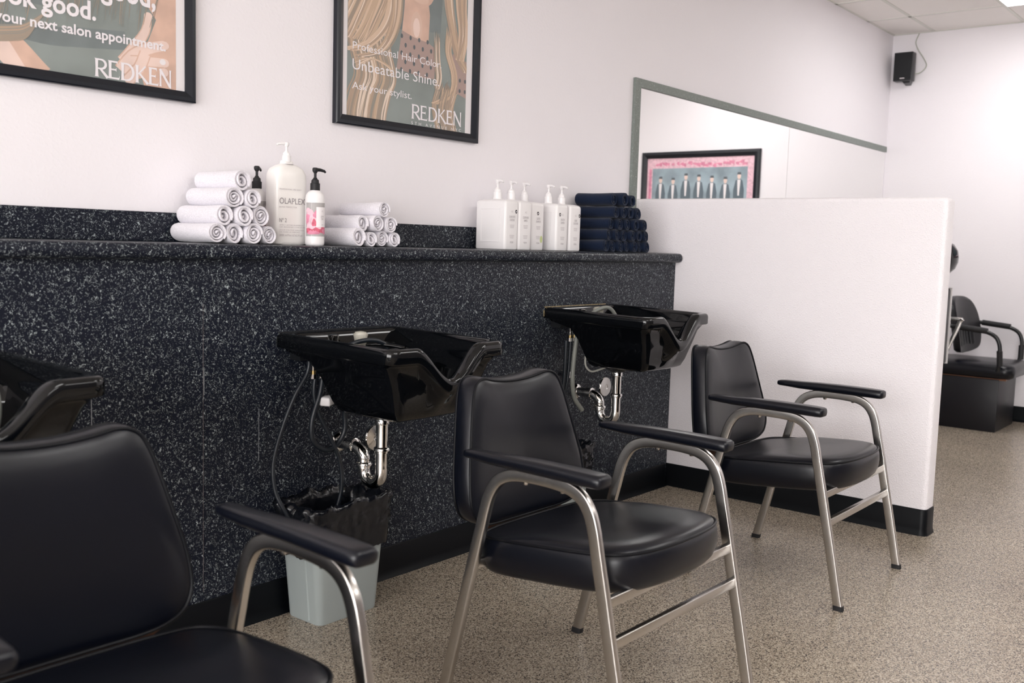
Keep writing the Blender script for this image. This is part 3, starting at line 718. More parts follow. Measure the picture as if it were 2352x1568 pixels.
# ------------------------------------------------------------------ shampoo bowls
def make_bowl(label, loc, hose_mat, hose):
    t = thing('shampoo_bowl', label, 'shampoo bowl', loc, 0, 'black shampoo bowls on the counter front')
    # outline, counter-clockwise from back left; records (x, y, front amount)
    pts = []
    HB, HF, LN = .250, .250, .496
    for i in range(24): f = i/24; pts.append((-HB+(HB-HF)*f, -(LN-.03)*f, 0))
    for i in range(5): a = PI+PI/2*i/5; pts.append((-HF+.03+.03*math.cos(a), -LN+.03+.03*math.sin(a), 0))
    nf = 56
    for i in range(nf+1):
        x = -HF+.03+2*(HF-.03)*i/nf
        u = abs(x)/.150; nc = 0
        if u < 1: nc = (.5+.5*math.cos(PI*u))**.85
        pts.append((x, -LN-.012*math.cos(x/HF*PI/2)-.012*nc*0, nc))
    for i in range(1, 6): a = -PI/2+PI/2*i/5; pts.append((HF-.03+.03*math.cos(a), -LN+.03+.03*math.sin(a), 0))
    for i in range(1, 25): f = 1-i/24; pts.append((HB-(HB-HF)*f, -(LN-.03)*f, 0))
    for i in range(1, 20): pts.append((HB-2*HB*i/20, 0, 0))
    ND = .098
    def lip(d, dz, nk=1.0):
        r = []
        for x, y, nc in pts:
            hw = HB+(HF-HB)*(-y/LN)
            ym = -LN/2; r.append((x*(1-d/hw), ym+(y-ym)*(1-d/(LN/2)), -.020*(-y)+dz-ND*nc*nk))
        return r
    def body(sx, yb_, yf, z, mg=0, top=-.05):
        r = []
        for x, y, nc in pts:
            f = -y/LN; zz = z
            if nc > 0: zz = min(z, top-.010-ND*nc-mg)
            r.append((x*sx, yb_+(yf-yb_)*f, zz))
        return r
    bm = new()
    loft(bm, [body(.12, -.24, -.30, -.243), body(.52, -.175, -.405, -.237), body(.59, -.165, -.428, -.226), body(.65, -.155, -.440, -.198), body(.76, -.135, -.458, -.128, .018, -.056),
              body(.86, -.11, -.466, -.080, .008, -.056), lip(.022, -.056), lip(.016, -.047), lip(.004, -.045), lip(0, -.041), lip(0, -.014), lip(.002, -.006), lip(.007, -.001), lip(.014, 0), lip(.026, -.001), lip(.033, -.005), lip(.037, -.014),
              body(.825, -.040, -.452, -.045, .006, -.018), body(.81, -.050, -.447, -.056, .014, -.018), body(.77, -.150, -.442, -.066, .024, -.018), body(.71, -.165, -.434, -.11, .04, -.018), body(.62, -.175, -.42, -.18), body(.54, -.185, -.40, -.2), body(.12, -.24, -.30, -.208)])
    finish(bm, 'basin', M['gloss'], t, angle=70)
    # deck fittings
    bm = new(); lathe(bm, [(.013, -.056), (.013, -.045), (.0155, -.043), (.0165, -.018), (.0175, -.016), (.0175, -.008), (.015, -.006), (.004, -.004)], (-.10, -.085, 0)); finish(bm, 'faucet_handle', M['chrome'], t)
    bm = new(); n = 36; rings = []
    for r_, z in ((.012, -.058), (.013, -.050), (.016, -.046), (.020, -.018), (.0225, -.010), (.0225, -.006), (.019, -.005), (.018, -.002), (.009, 0), (.002, .001)):
        rings.append([((r_+(.0016 if (i % 2 and -.047 < z < -.008) else 0))*math.cos(2*PI*i/n), -.10+(r_+(.0016 if (i % 2 and -.047 < z < -.008) else 0))*math.sin(2*PI*i/n), z) for i in range(n)])
    loft(bm, rings); finish(bm, 'spray_holder', M['ivory'], t)
    bm = new(); pr = lambda f: rrect(.018+.006*math.sin(PI*f), .0055, .005, 3)
    sweep(bm, crom([(.02, -.10, -.045), (.045, -.13, -.040), (.075, -.165, -.043), (.10, -.20, -.050)], 5), lambda f: [(b, a) for a, b in pr(f)]); finish(bm, 'spout', M['gloss'] if hose_mat is M['blackhose'] else M['chrome'], t)
    path = {'low': [(-.075, -.105, -.055), (-.065, -.115, -.040), (-.035, -.14, -.026), (.0, -.15, -.024), (.03, -.155, -.030), (.055, -.16, -.045), (.06, -.17, -.08), (.03, -.22, -.14), (0, -.26, -.17)],
            'loop': [(-.075, -.105, -.055), (-.065, -.11, -.026), (-.035, -.13, -.006), (.0, -.14, .0), (.03, -.145, -.010), (.055, -.15, -.035), (.06, -.17, -.075), (.03, -.22, -.14), (0, -.26, -.17)],
            'long': [(.05, -.14, -.05), (.045, -.22, .01), (.035, -.33, .03), (.032, -.40, .012), (.040, -.43, -.02), (.05, -.425, -.07), (.05, -.40, -.15)]}[hose]
    bm = new(); tube(bm, path, .0075, 10, 6); finish(bm, 'spray_hose', hose_mat, t)
    bm = new(); box(bm, -.248, .200, -.003, -.0006, -.002, .0022); box(bm, -.2525, -.2502, -.003, -.0006, -.038, -.012); finish(bm, 'caulk_line', M['caulk'] if hose_mat is M['greyhose'] else M['blackmetal'], t, smooth=False)
    # mounting bracket under the deck
    bm = new(); box(bm, -.20, .20, -.05, -.001, -.085, -.05); finish(bm, 'wall_bracket', M['blackmetal'], t, smooth=False)
    # drain
    dz = -.243
    bm = new(); lathe(bm, [(.055, dz+.006), (.058, dz), (.045, dz-.012), (.030, dz-.022), (.024, dz-.024)], (0, -.205, 0)); finish(bm, 'drain_flange', M['blackmetal'], t)
    bm = new(); lathe(bm, [(.0215, dz-.022), (.0235, dz-.026), (.0235, dz-.040), (.0195, dz-.042), (.0195, -.36), (.0195, -.36)], (0, -.205, 0)); finish(bm, 'tailpiece', M['chrome'], t)
    bm = new()
    tube(bm, [(0, -.205, -.357), (0, -.205, -.412), (0, -.205, -.437), (0, -.200, -.458), (0, -.185, -.473), (0, -.165, -.478), (0, -.145, -.473), (0, -.130, -.458), (0, -.125, -.437), (0, -.125, -.415), (0, -.123, -.400), (0, -.112, -.386), (0, -.090, -.376), (0, -.06, -.372), (0, -.002, -.372)], .0195, 16, 5)
    for h, y in ((-.364, -.205), (-.424, -.125)): lathe(bm, [(.0195, h-.012), (.0225, h-.011), (.0225, h-.006), (.026, h-.004), (.026, h+.003), (.0235, h+.006), (.0195, h+.008)], (0, y, 0))
    lathe(bm, [(.0195, -.085), (.0245, -.083), (.0255, -.060), (.0195, -.058)], (0, 0, -.372), axis='y')
    finish(bm, 'drain_trap', M['chrome'], t)
    bm = new(); lathe(bm, [(.034, -.001), (.034, -.004), (.030, -.010), (.021, -.014)], (0, 0, -.372), axis='y', n=32); finish(bm, 'wall_escutcheon', M['chrome'], t)
    # supply fittings below the deck
    for x in (-.208, -.178):
        bm = new(); lathe(bm, [(.006, -.05), (.006, -.10), (.008, -.10), (.008, -.112)], (x+.03, -.085, 0), n=12); lathe(bm, [(.0085, -.124), (.0085, -.138)], (x+.03, -.085, 0), n=6)
        sf = finish(bm, 'supply_fitting', M['chrome'], t)
        bm = new(); lathe(bm, [(.0075, -.112), (.0075, -.124)], (x+.03, -.085, 0), n=12)
        finish(bm, 'brass_nut', M['brass'], sf)
    return t
b1 = make_bowl('black shampoo bowl on the counter front above the grey bin', (-2.150, 0, .886), M['blackhose'], 'low')
b2 = make_bowl('black shampoo bowl nearest the white partition, with a grey hose looped over its tap', (-.806, 0, .923), M['greyhose'], 'loop')
b0 = make_bowl('black shampoo bowl cut off by the left edge of the frame', (-3.464, 0, .888), M['greyhose'], 'long')
# plumbing that differs: hoses of the middle bowl
def hoses(t, lst):
    ox_, oy_, oz_ = t.location
    for nm, pts, r_, m in lst:
        bm = new(); tube(bm, [(x-ox_, y-oy_, z-oz_) for x, y, z in pts], r_, 10, 6); finish(bm, nm, m, t)
hoses(b1, [('water_hose', [(-2.345, -.085, .83), (-2.35, -.085, .77), (-2.395, -.08, .70), (-2.435, -.07, .60), (-2.457, -.06, .50), (-2.458, -.07, .42), (-2.44, -.09, .36), (-2.40, -.10, .30)], .0062, M['blackhose']),
           ('water_hose', [(-2.29, -.085, .755), (-2.305, -.09, .70), (-2.335, -.09, .62), (-2.33, -.09, .555), (-2.285, -.095, .522), (-2.24, -.10, .535), (-2.215, -.105, .58), (-2.22, -.11, .64), (-2.215, -.14, .67)], .0085, M['blackhose']),
           ('drip_hose', [(-2.32, -.085, .755), (-2.325, -.085, .70), (-2.31, -.09, .64), (-2.27, -.10, .56), (-2.235, -.105, .48), (-2.225, -.105, .40), (-2.24, -.10, .33), (-2.27, -.10, .28)], .0065, M['blackhose'])])
bm = new(); box(bm, -.02, .02, -.018, .018, -.014, .014, bev=.006, seg=3)
o = finish(bm, 'hose_connector', M['whiteplastic'], b1); o.location = (-2.285-b1.location.x, -.10, .677-b1.location.z); o.rotation_euler = (0, -.1, .4)
hoses(b2, [('water_hose', [(-1.01, -.085, .79), (-1.012, -.085, .70), (-1.01, -.08, .62), (-1.0, -.06, .52), (-.99, -.02, .47)], .008, M['blackhose']),
           ('drip_hose', [(-.955, -.10, .86), (-.96, -.10, .80), (-.975, -.10, .70), (-.985, -.105, .62), (-.965, -.105, .55), (-.915, -.11, .495)], .0095, M['greyhose']),
           ('water_hose', [(-.98, -.085, .79), (-.985, -.085, .70), (-.99, -.08, .60), (-.985, -.05, .50)], .007, M['blackhose']),
           ('drain_tube', [(-.905, -.11, .72), (-.90, -.11, .68), (-.87, -.12, .655), (-.82, -.14, .665), (-.79, -.16, .68)], .004, M['whitehose'])])
bm = new(); lathe(bm, [(.010, -.001), (.012, -.02), (.020, -.03), (.022, -.042), (.014, -.055), (.003, -.058)], (0, 0, 0), axis='y', n=16)
o = finish(bm, 'shutoff_valve', M['chrome'], b2); o.location = (-.94+.806, -.002, .64-.923+.0)
# chrome cleanout covers on the counter front
for x, z, lb in ((-1.988, .507, 'round chrome cover plate on the counter front behind the drain above the bin'), (-.585, .55, 'round chrome cover plate behind the drain of the bowl nearest the partition')):
    bm = new(); lathe(bm, [(.045, 0), (.045, -.002), (.042, -.006), (.012, -.009), (.010, -.0075), (.001, -.0075)], (0, 0, 0), axis='y', n=36)
    o = finish(bm, 'cover_plate', M['chrome']); o.location = (x, -.0002, z); tag(o, lb, 'cover plate', 'round chrome cover plates')

# ------------------------------------------------------------------ waste bin with liner
bn = thing('waste_bin', 'pale grey plastic bin with a black liner, on the floor under the middle bowl', 'bin', (-2.255, -.105, 0))
bm = new()
def rr(hx, hy, r_, z, k=5): return [(a, b, z) for a, b in rrect(hx, hy, r_, k)]
loft(bm, [rr(.112, .070, .02, .004), rr(.118, .076, .022, 0), rr(.120, .078, .022, .004), rr(.150, .090, .028, .335), rr(.156, .095, .03, .337), rr(.156, .095, .03, .35), rr(.147, .087, .026, .35), rr(.117, .075, .02, .012)])
finish(bm, 'bin_body', M['binplastic'], bn, angle=50)
bm = new()
loft(bm, [[(-.1215-.003, -.03, .01), (-.1195, -.033, .01), (-.1195, -.027, .01)], [(-.1395-.003, -.03, .22), (-.137, -.033, .22), (-.137, -.027, .22)]])
finish(bm, 'bin_rib', M['binplastic'], bn, smooth=False)
bm = new(); rings = []; rg = random.Random(5)
NB = 96
_c = [Vector((a, b)) for a, b in rrect(1, 1, .3, 12)]
_len = [0.0]
for i in range(len(_c)): _len.append(_len[-1]+(_c[(i+1) % len(_c)]-_c[i]).length)
base = []
for q in range(140):
    t_ = _len[-1]*q/140; i = max(j for j in range(len(_c)) if _len[j] <= t_); f = (t_-_len[i])/max(1e-9, _len[i+1]-_len[i])
    p = _c[i].lerp(_c[(i+1) % len(_c)], f); base.append((p.x, p.y))
def bagring(hx, hy, z, amp, fr, zamp=0):
    out = []
    for i, (a, b) in enumerate(base):
        p = Vector((a*hx, b*hy, z)); q = noise.noise(Vector((a*fr, b*fr, z*14+amp*90))); q2 = noise.noise(Vector((a*fr*2.7+9, b*fr*2.7, z*25)))
        s = 1+amp*(q+.6*q2)
        y = min(p.y*s, .1035-.004*q2)
        out.append((p.x*s, y, z+zamp*noise.noise(Vector((a*3+4, b*3, 2.2)))+zamp*.5*q2))
    return out
prs = [(.152, .098, .212, .015, 4, .012), (.158, .099, .24, .02, 4, .008), (.163, .100, .27, .03, 5, .008), (.166, .101, .292, .045, 9, .008), (.163, .100, .303, .06, 10, .008), (.169, .101, .312, .06, 10, .008), (.164, .100, .322, .06, 9, .008), (.169, .100, .333, .05, 9, .008),
       (.168, .100, .345, .05, 6, .010), (.173, .1005, .358, .06, 8, .014), (.169, .099, .368, .07, 9, .016), (.157, .094, .374, .07, 9, .018), (.144, .084, .368, .05, 9, .010), (.137, .078, .35, .035, 9, .006), (.132, .074, .32, .04, 8, .004), (.126, .068, .26, .05, 6), (.108, .058, .12, .05, 5), (.07, .05, .03, .03, 4), (.02, .02, .02, .02, 4)]
rings = [bagring(*p_) for p_ in prs]
loft(bm, rings, cap0=False)
finish(bm, 'bin_liner', M['bag'], bn, angle=80)
bn['group'] = 'bins under the bowls'
dup(bn, (-1.10, -.105, 0), 0, 'waste bin with black liner mostly hidden behind the middle armchair')

# ------------------------------------------------------------------ rolled towels
def towel_mesh(m, seed, turns=3.6, ln=.195):
    rg = random.Random(seed); bm = new()
    n = int(turns*18); R0 = .0295; rin = .003; pitch = (R0-rin)/turns
    squ = 1+.06*(rg.random()-.5); ph = -1.2+rg.random()*.8
    ysl = [0, .002, .006, .02, .06, .11, .16, ln-.006, ln-.001, ln]
    sc = [.90, .965, .99, 1, 1, 1, 1, .99, .965, .90]
    cols = []
    for j, y in enumerate(ysl):
        o_, i_ = [], []
        for i in range(n+1):
            th = 2*PI*turns*i/n; r = R0-pitch*max(0, turns*i/n-.85)/(turns-.85)*turns*.97
            wob = 1+.045*math.sin(th*2+ph+y*7)+.03*noise.noise(Vector((math.cos(th)*1.5, math.sin(th)*1.5, y*9+seed)))
            # inner coils stagger along the axis at the ends
            yy = y
            fr = i/n
            if j < 3: yy = y + .009*noise.noise(Vector((th*.35, seed*3.1, 0))) + .004*math.sin(th*1.1+ph) + .010*fr*fr*(1 if seed % 2 else -.4)
            thk = pitch*.80
            ro = r*wob*(sc[j]); ri = max(.0008, (r-thk)*wob*(sc[j] if i < 18 else 1))
            if j in (0, len(ysl)-1): ro = (r-thk*.22)*wob; ri = max(.0008, (r-thk*.70)*wob)
            cx_, cz_ = .0012*math.sin(y*30+ph), .0010*math.cos(y*25)
            o_.append(bm.verts.new((ro*math.cos(th+ph)*squ+cx_, yy, ro*math.sin(th+ph)/squ+cz_)))
            i_.append(bm.verts.new((ri*math.cos(th+ph)*squ+cx_, yy, ri*math.sin(th+ph)/squ+cz_)))
        cols.append((o_, i_))
    for (o0, i0), (o1, i1) in zip(cols, cols[1:]):
        for i in range(n):
            bm.faces.new((o0[i], o0[i+1], o1[i+1], o1[i])); bm.faces.new((i0[i+1], i0[i], i1[i], i1[i+1]))
        bm.faces.new((o0[0], o1[0], i1[0], i0[0])); bm.faces.new((o0[n], i0[n], i1[n], o1[n]))
    for o_, i_ in (cols[0], cols[-1]):
        for i in range(n): bm.faces.new((o_[i], i_[i], i_[i+1], o_[i+1]))
    bmesh.ops.recalc_face_normals(bm, faces=bm.faces)
    me = bpy.data.meshes.new('rolled_towel')
    for f in bm.faces: f.smooth = True
    bm.to_mesh(me); bm.free(); me.materials.append(m)
    me.set_sharp_from_angle(angle=math.radians(60))
    return me
ORD = ['first', 'second', 'third', 'fourth', 'fifth', 'sixth', 'seventh']
def pile(meshes, rows, r_, group, colname, pname, ln=.195, yb0=0.0, seed=0):
    rg = random.Random(seed)
    nrow = len(rows)
    rn = {1: ['only']}
    for ri, row in enumerate(rows):
        for ci, (x, z, s) in enumerate(row):
            o = bpy.data.objects.new('rolled_towel', meshes[rg.randrange(len(meshes))]); COL.objects.link(o)
            o.location = (x, yb0+(rg.random()-.5)*.016, z); o.rotation_euler = (0, rg.random()*.8-.4, (rg.random()-.5)*.05)
            k = s*r_/.0295*1.01; o.scale = (k, 1, k)
            rname = 'bottom row' if ri == 0 else ('top row' if ri == nrow-1 else '%s row up' % ORD[ri])
            if len(row) == 1: lb = 'single %s rolled towel on top of the %s' % (colname, pname)
            else:
                pos = 'leftmost' if ci == 0 else ('rightmost' if ci == len(row)-1 else '%s from left' % ORD[ci])
                lb = '%s rolled towel, %s in %s of the %s' % (colname, pos, rname, pname)
            tag(o, lb, 'towel', group)
wm = [towel_mesh(M['white_towel'], s, tu) for s, tu in ((1, 3.4), (2, 3.8), (3, 3.2), (4, 4.1))]
nm_ = [towel_mesh(M['navy_towel'], s, tu) for s, tu in ((5, 3.2), (6, 3.7), (7, 2.8), (8, 4.0))]
zb = CT+.0295
pile(wm, [[(-2.612, zb, 1), (-2.552, zb, 1), (-2.490, zb+.001, 1.03), (-2.430, zb-.002, .92)], [(-2.583, zb+.0515, 1), (-2.521, zb+.052, 1), (-2.459, zb+.053, 1.06)], [(-2.552, zb+.104, 1.05), (-2.490, zb+.103, .93)], [(-2.520, zb+.155, 1.03)]], .0295, 'white towels in the left pile', 'white', 'large towel pile', seed=1)
zb = CT+.0275
pile(wm, [[(-2.076, zb+.003, 1.1), (-2.018, zb-.003, .88), (-1.962, zb, 1.0), (-1.907, zb-.002, .92)], [(-2.048, zb+.049, .95), (-1.990, zb+.05, 1.0), (-1.932, zb+.047, .97)], [(-1.961, zb+.097, .95)]], .0275, 'white towels in the small pile', 'white', 'small towel pile', seed=2)
zb = CT+.0265
rowsN = [[(-.618+.0565*i, zb, 1) for i in range(7)], [(-.596+.0625*i, zb+.048, 1.02) for i in range(6)], [(-.575+.0655*i, zb+.098, 1.03) for i in range(5)], [(-.562+.069*i, zb+.150, 1.06) for i in range(4)], [(-.556, zb+.206, 1.12), (-.484, zb+.209, 1.14), (-.416, zb+.205, 1.0)]]
pile(nm_, rowsN, .0265, 'navy towels in the dark pile', 'navy', 'dark towel pile', ln=.195, seed=3)

# ------------------------------------------------------------------ bottles on the counter
def round_body(bm, c, prof, sx=1, sy=1, n=32, e=2.4):
    rings = []
    for r_, z in prof:
        ring = []
        for i in range(n):
            t = 2*PI*i/n; ct, st_ = math.cos(t), math.sin(t)
            ring.append((c[0]+sx*r_*abs(ct)**(2/e)*(1 if ct > 0 else -1), c[1]+sy*r_*abs(st_)**(2/e)*(1 if st_ > 0 else -1), c[2]+z))
        rings.append(ring)
    loft(bm, rings)
def pump(t, z, m, s=1.0, ang=0, x=0, y=0):
    bm = new()
    lathe(bm, [(.0165*s, z-.004), (.0165*s, z+.018*s), (.0135*s, z+.019*s), (.0125*s, z+.028*s), (.007*s, z+.033*s), (.006*s, z+.036*s)], (x, y, 0), n=20); p = finish(bm, 'pump_collar', m, t)
    bm = new(); lathe(bm, [(.0045*s, z+.03*s), (.0045*s, z+.056*s)], (x, y, 0), n=12)
    lathe(bm, [(.005*s, z+.05*s), (.0095*s, z+.056*s), (.010*s, z+.064*s), (.007*s, z+.067*s), (.001, z+.0675*s)], (x, y, 0), n=16)
    dx, dy = math.cos(ang), math.sin(ang)
    sweep(bm, [(x-.004*s*dx, y-.004*s*dy, z+.061*s), (x+.02*s*dx, y+.02*s*dy, z+.061*s), (x+.036*s*dx, y+.036*s*dy, z+.058*s), (x+.040*s*dx, y+.040*s*dy, z+.054*s)], lambda f: circ((.0062-.003*f)*s, 10))
    finish(bm, 'pump_head', m, t)
# big salon treatment bottle
ol = thing('pump_bottle', 'tall white pump bottle marked No 2 beside the large towel pile', 'bottle', (-2.292, .098, CT))
bm = new(); round_body(bm, (0, 0, 0), [(.056, .0), (.061, .003), (.0625, .010), (.0625, .200), (.061, .220), (.053, .236), (.034, .248), (.021, .252), (.0185, .262)], 1, .57, e=4.2); finish(bm, 'bottle_body', M['offwhite'], ol)
pump(ol, .262, M['whiteplastic'], .86, ang=PI*.95)
def face_text(t, s, x, y, z, wd, ht, m, nm='lettering', bold=0): return text(s, x, y, z, width=wd, height=ht, m=m, parent=t, name=nm, bold=bold)
bm = new(); lathe(bm, [(.0205, .2505), (.0218, .2505), (.0218, .252), (.0205, .252)], n=24); finish(bm, 'neck_line', M['paleink'], ol)
yy = -.0362
face_text(ol, 'PROFESSIONAL USE ONLY', -.054, yy, .170, .085, .0042, M['paleink'])
face_text(ol, 'OLAPLEX', -.054, yy, .127, .100, .0190, M['greyink'])
face_text(ol, 'BOND PERFECTOR', -.054, yy, .115, .068, .0045, M['paleink'])
face_text(ol, 'Nº 2', -.054, yy, .070, .028, .0130, M['greyink'])
for i, wd in enumerate((.096, .100, .096, .080)): face_text(ol, ['APPLY AFTER SHAMPOO', 'OR RINSING COLOUR', 'LEAVE ON FIVE MINUTES', 'OR MORE AS NEEDED'][i], -.054, yy, .0595-.0062*i-(.003 if i > 1 else 0), wd, .0036, M['paleink'])
face_text(ol, '2000 ml/Net 67.62 fl oz', -.054, yy, .027, .090, .0068, M['paleink'])

def cleanser(label, loc, rz):
    t = thing('pump_bottle', label, 'bottle', loc, rz, 'pink label bottles with black pumps')
    bm = new(); round_body(bm, (0, 0, 0), [(.029, 0), (.0325, .003), (.0335, .009), (.0335, .152), (.031, .164), (.022, .174), (.0165, .177), (.016, .182)], 1, 1, e=2.05); finish(bm, 'bottle_body', M['whiteplastic'], t)
    pump(t, .182, M['rubber'], 1.03, ang=.1)
    bm = new(); n = 28; a0, a1 = -PI*.98, -PI*.02
    def band(r_, za, zb_, f0, f1, mi, nn=n):
        prev = None
        for i in range(nn+1):
            a = a0+(a1-a0)*(f0+(f1-f0)*i/nn); p = (r_*math.cos(a), r_*math.sin(a))
            v = (bm.verts.new((*p, za)), bm.verts.new((*p, zb_)))
            if prev: bm.faces.new((prev[0], v[0], v[1], prev[1])).material_index = mi
            prev = v
    band(.0338, .030, .138, 0, 1, 0)
    def blob(fc, zc, rf, rz_, r_, mi, n2=16):
        prev = None
        for q_ in range(5):
            c = []
            for i in range(n2):
                q = 2*PI*i/n2; wv = (1+.18*math.sin(3*q+fc*9))*max(q_, .02)/4; f = min(1, max(0, fc+rf*math.cos(q)*wv)); z = zc+rz_*math.sin(q)*wv
                a = a0+(a1-a0)*f; c.append(bm.verts.new((r_*math.cos(a), r_*math.sin(a), z)))
            if prev:
                for i in range(n2): bm.faces.new((prev[i], prev[(i+1) % n2], c[(i+1) % n2], c[i])).material_index = mi
            prev = c
    for i, (fc, zc, rf, rz_, mi) in enumerate([(.14, .105, .14, .016, 2), (.10, .085, .12, .018, 1), (.28, .085, .14, .022, 2), (.42, .10, .12, .014, 1), (.22, .062, .2, .012, 2), (.33, .073, .08, .012, 3), (.16, .048, .14, .008, 3), (.42, .05, .16, .009, 3), (.3, .042, .22, .007, 1), (.62, .052, .18, .010, 3), (.75, .047, .14, .009, 1), (.5, .062, .1, .008, 2)]): blob(fc, zc, rf, rz_, .0340+.00006*i, mi)
    band(.0349, .060, .124, .40, .84, 4)
    finish(bm, 'label', [M['labelgrey'], M['pink'], M['palepink'], M['rose'], M['paper']], t, smooth=False)
    for s, z, wd, ht, m in (('AG', .108, .006, .007, M['paleink']), ('CLEANSING', .091, .016, .0065, M['greyink']), ('CREAM', .083, .011, .0065, M['greyink']), ('VEGAN', .066, .007, .003, M['greyink'])):
        a = a0+(a1-a0)*.62; nx, ny = math.cos(a), math.sin(a); r_ = .0355
        o = text(s, 0, 0, z, width=wd, height=ht, m=m, parent=t); o.rotation_euler = (PI/2, 0, a+PI/2)
        tx, ty = -ny, nx; o.location = (r_*nx-tx*wd/2*1, r_*ny-ty*wd/2, z)
    return t
cl = cleanser('white bottle with pink flower label and black pump, right of the tall bottle', (-2.236, .026, CT), -.25)
cl.scale = (.9, .9, .97)
dup(cl, (-2.352, .168, CT), .5, 'black pump bottle mostly hidden behind the large towel pile')

def square_bottle(label, loc, rz, words, badge, seal=False):
    t = thing('pump_bottle', label, 'bottle', loc, rz, 'square white pump bottles')
    bm = new(); hx, hy = .041, .078
    def R(d, z, rad): return [(a, b, z) for a, b in rrect(hx-d, hy-d, max(.003, rad), 4)]
    loft(bm, [R(.006, 0, .006), R(.0015, .0015, .010), R(0, .007, .011), R(0, .180, .011), R(.002, .188, .010), R(.009, .193, .010), R(.02, .196, .012), [(a, b, .1985) for a, b in rrect(.018, .018, .0179, 4)], [(a, b, .21) for a, b in rrect(.0155, .0155, .0154, 4)]])
    finish(bm, 'bottle_body', M['whiteplastic'], t, angle=50)
    # recessed grip panel border on the left side
    bm = new(); x = -hx
    for y0, y1, z0, z1 in ((-.050, .050, .030, .034), (-.050, .050, .158, .162), (-.050, -.046, .0342, .1578), (.046, .050, .0342, .1578)): box(bm, x-.0012, x+.001, y0, y1, z0, z1)
    finish(bm, 'side_panel', M['whiteplastic'], t, smooth=False)
    pump(t, .208, M['whiteplastic'], 1.02, ang=-PI*.6)
    yy = -hy-.0004
    z = .125
    if badge:
        bm = new(); disc(bm, badge, .150, .0062, .0075, yy, 0); finish(bm, 'badge', M['darkink'], t, smooth=False)
        bm = new(); quad(bm, [(badge-.004, .147), (badge+.001, .1475), (badge+.0045, .153), (badge-.001, .1515)], yy-.0003, 0); finish(bm, 'badge_mark', M['ink'], t, smooth=False)
    text('AG', -.006, yy, .146, width=.011, height=.008, m=M['paleink'], parent=t)
    for s, wd in words:
        text(s, -wd/2, yy, z, width=wd, height=.0090, m=M['greyink'], parent=t); z -= .0125
    bm = new()
    for i in range(6):
        z_ = .096-.005*i if i < 3 else .056-.005*(i-3); hw_ = .014-.0012*(i % 3)
        quad(bm, [(-hw_, z_), (hw_, z_), (hw_, z_+.0017), (-hw_, z_+.0017)], yy, 0)
    finish(bm, 'fine_print', M['paleink'], t, smooth=False)
    text('VEGAN', -.010, yy, .026, width=.020, height=.0075, m=M['greyink'], parent=t)
    if seal:
        bm = new(); disc(bm, .022, .045, .0085, .0145, yy, 0); finish(bm, 'round_sticker', M['green'], t, smooth=False)
    return t
YB = .108
square_bottle('leftmost square white pump bottle, its embossed side panel in view', (-1.243, YB, CT), 0, [('COLOUR SAVOUR', .036), ('CONDITIONER', .030)], .024)
square_bottle('second square white pump bottle from the left, close beside the leftmost', (-1.157, YB, CT), 0, [('COLOUR SAVOUR', .036), ('SHAMPOO', .022)], None)
square_bottle('middle square white bottle, set back, with a round pale green sticker', (-1.045, YB+.022, CT), 0, [('SLEEK', .024), ('SHAMPOO', .030)], -.004, True)
square_bottle('square white pump bottle, fourth from left, with a badge at upper left', (-.912, YB-.004, CT), 0, [('SMOOTH', .026), ('SHAMPOO', .025)], -.020)
square_bottle('rightmost square white pump bottle, next to the dark towels', (-.818, YB-.004, CT), 0, [('SLEEK', .020), ('CONDITIONER', .034)], .026)

# ------------------------------------------------------------------ dryer chair and hooded dryer beyond the partition
dc = thing('dryer_chair', 'black padded chair on a dark box base beyond the partition at the right edge', 'chair', (3.19, -.60, 0))
bm = new(); box(bm, -.26, .24, -.24, .22, 0, .36, bev=.006); finish(bm, 'box_base', M['shell'], dc)
bm = new(); loft(bm, [[(a, b-.03, z) for a, b in rrect(sx, sy, .07, 5)] for sx, sy, z in ((.25, .27, .365), (.27, .29, .375), (.28, .30, .41), (.275, .295, .445), (.25, .27, .462), (.12, .14, .468))])
finish(bm, 'seat', M['vinyl'], dc, angle=70)
bm = new(); box(bm, -.25, .25, -.28, .22, .355, .368); finish(bm, 'seat_board', M['brown'], dc, smooth=False)
bm = new()
hb = [(0, .90), (.10, .895), (.18, .86), (.225, .79), (.24, .70), (.235, .60), (.20, .535), (.10, .51)]
lb = hb+[(0, .507)]+[(-a, b) for a, b in reversed(hb[1:])]; ob = crom([(a, 0, b) for a, b in lb], 4, True)
def rb2(sc, dy): return [(p.x*sc*1.18, .05+.18*(.70+(p.z-.70)*sc-.5)-.05*(p.x*sc/.24)**2+dy, .70+(p.z-.70)*sc) for p in ob]
loft(bm, [rb2(.05, -.002), rb2(.5, -.004), rb2(.9, -.006), rb2(1, 0), rb2(1, .03), rb2(.95, .045), rb2(.5, .05), rb2(.05, .05)])
bk = finish(bm, 'backrest', M['shell'], dc, angle=70)
bm = new()
for i in range(7):
    x = -.16+.32*i/6; sweep(bm, [(x, .05+.18*(z-.5)-.05*(x/.24)**2-.006, z) for z in (.56, .60, .64, .68)], rrect(.004, .003, .002, 2))
finish(bm, 'ribs', M['blackmetal'], bk)
for s in (-1, 1):
    bm = new(); tube(bm, [(s*.27, .14, .68), (s*.31, .08, .705), (s*.32, -.02, .70), (s*.32, -.14, .685), (s*.32, -.21, .655), (s*.318, -.24, .60), (s*.312, -.245, .52), (s*.285, -.235, .42)], .0135, 12, 6); a = finish(bm, 'arm_tube', M['blackmetal'], dc)
    bm = new(); tube(bm, [(s*.32, .03, .705), (s*.32, -.16, .687)], .020, 12); finish(bm, 'arm_pad', M['rubber'], a)
    bm = new(); tube(bm, [(s*.316, -.243, .56), (s*.300, -.247, .46)], .019, 12); finish(bm, 'arm_sleeve', M['rubber'], a)
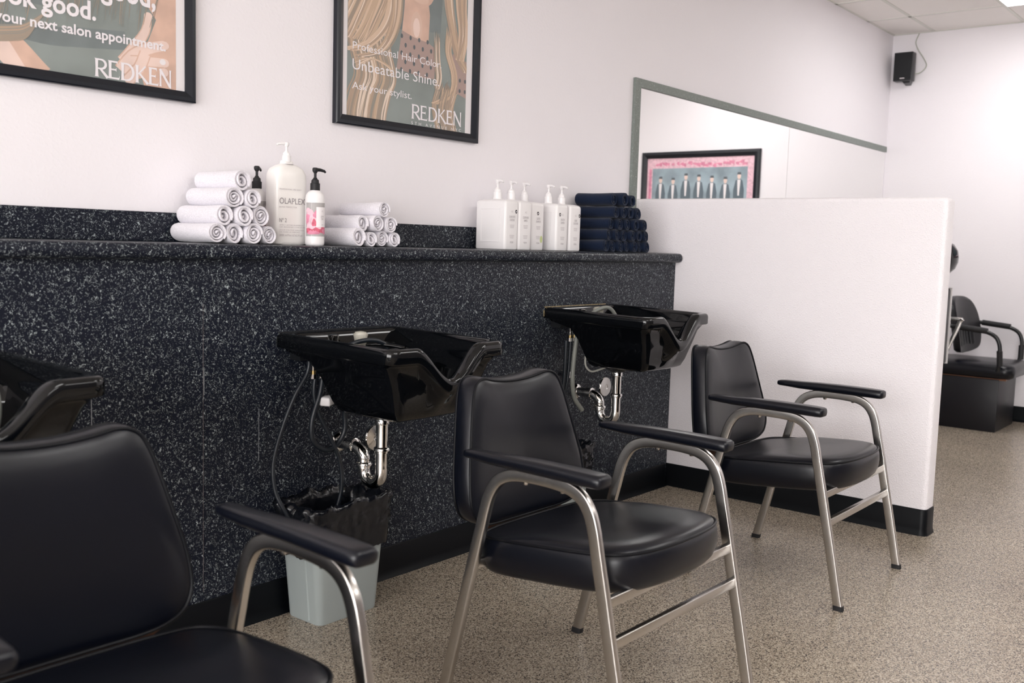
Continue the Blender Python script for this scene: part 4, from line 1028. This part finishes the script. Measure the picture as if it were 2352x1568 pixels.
hd = thing('hooded_dryer', 'black hair dryer hood on a rolling stand peeking out behind the partition', 'hair dryer', (2.46, -.435, 0))
bm = new(); lathe(bm, [(.10, 1.055), (.165, 1.07), (.195, 1.10), (.21, 1.14), (.212, 1.175), (.205, 1.215), (.18, 1.255), (.12, 1.288), (.02, 1.30)], n=32); finish(bm, 'hood', M['gloss'], hd)
bm = new(); tube(bm, [(0, .22, .08), (0, .22, 1.1), (0, .20, 1.22), (0, .12, 1.29)], .016, 12, 5); finish(bm, 'pole', M['chrome'], hd)
for i in range(4):
    a = PI/4+PI/2*i
    bm = new(); tube(bm, [(0, .22, .09), (.26*math.cos(a), .22+.26*math.sin(a)*.9, .06)], .012, 10); lg = finish(bm, 'base_leg', M['chrome'], hd)
    bm = new(); lathe(bm, [(.004, -.012), (.027, -.011), (.029, 0), (.027, .011), (.004, .012)], (.27*math.cos(a), .22+.27*math.sin(a)*.9, .029), axis='x', n=18); finish(bm, 'caster', M['rubber'], lg)
wc = thing('styling_chair', 'chrome armed styling chair almost hidden behind the end of the partition', 'chair', (1.60, -.52, 0))
for s in (-1, 1):
    bm = new(); sweep(bm, crom([(s*.26, -.215, .50), (s*.26, -.29, .70), (s*.26, -.325, .80), (s*.26, -.31, .815), (s*.26, 0, .81), (s*.26, .20, .80), (s*.26, .215, .785), (s*.26, .17, .50)], 4), rrect(.013, .010, .004, 2), up=(1, 0, 0)); finish(bm, 'arm_frame', M['chrome'], wc)
bm = new(); box(bm, -.25, .25, -.23, .24, .45, .53, bev=.02); finish(bm, 'seat', M['vinyl'], wc)
bm = new(); box(bm, -.24, .24, -.270, -.235, .55, .99, bev=.012); finish(bm, 'backrest', M['shell'], wc)
bm = new(); loft(bm, [[(x, y, z) for x, y in ((sx, -.275), (sx, -.232), (sx*.965, -.232), (sx*.965, -.275))] for sx, z in ((.25, .55), (.25, .995), (-.25, .995), (-.25, .55))]); finish(bm, 'back_frame', M['whiteplastic'], wc, smooth=False)
bm = new(); lathe(bm, [(.22, 0), (.22, .02), (.18, .035), (.05, .05), (.035, .06), (.035, .45)], n=32); finish(bm, 'pedestal', M['chrome'], wc)
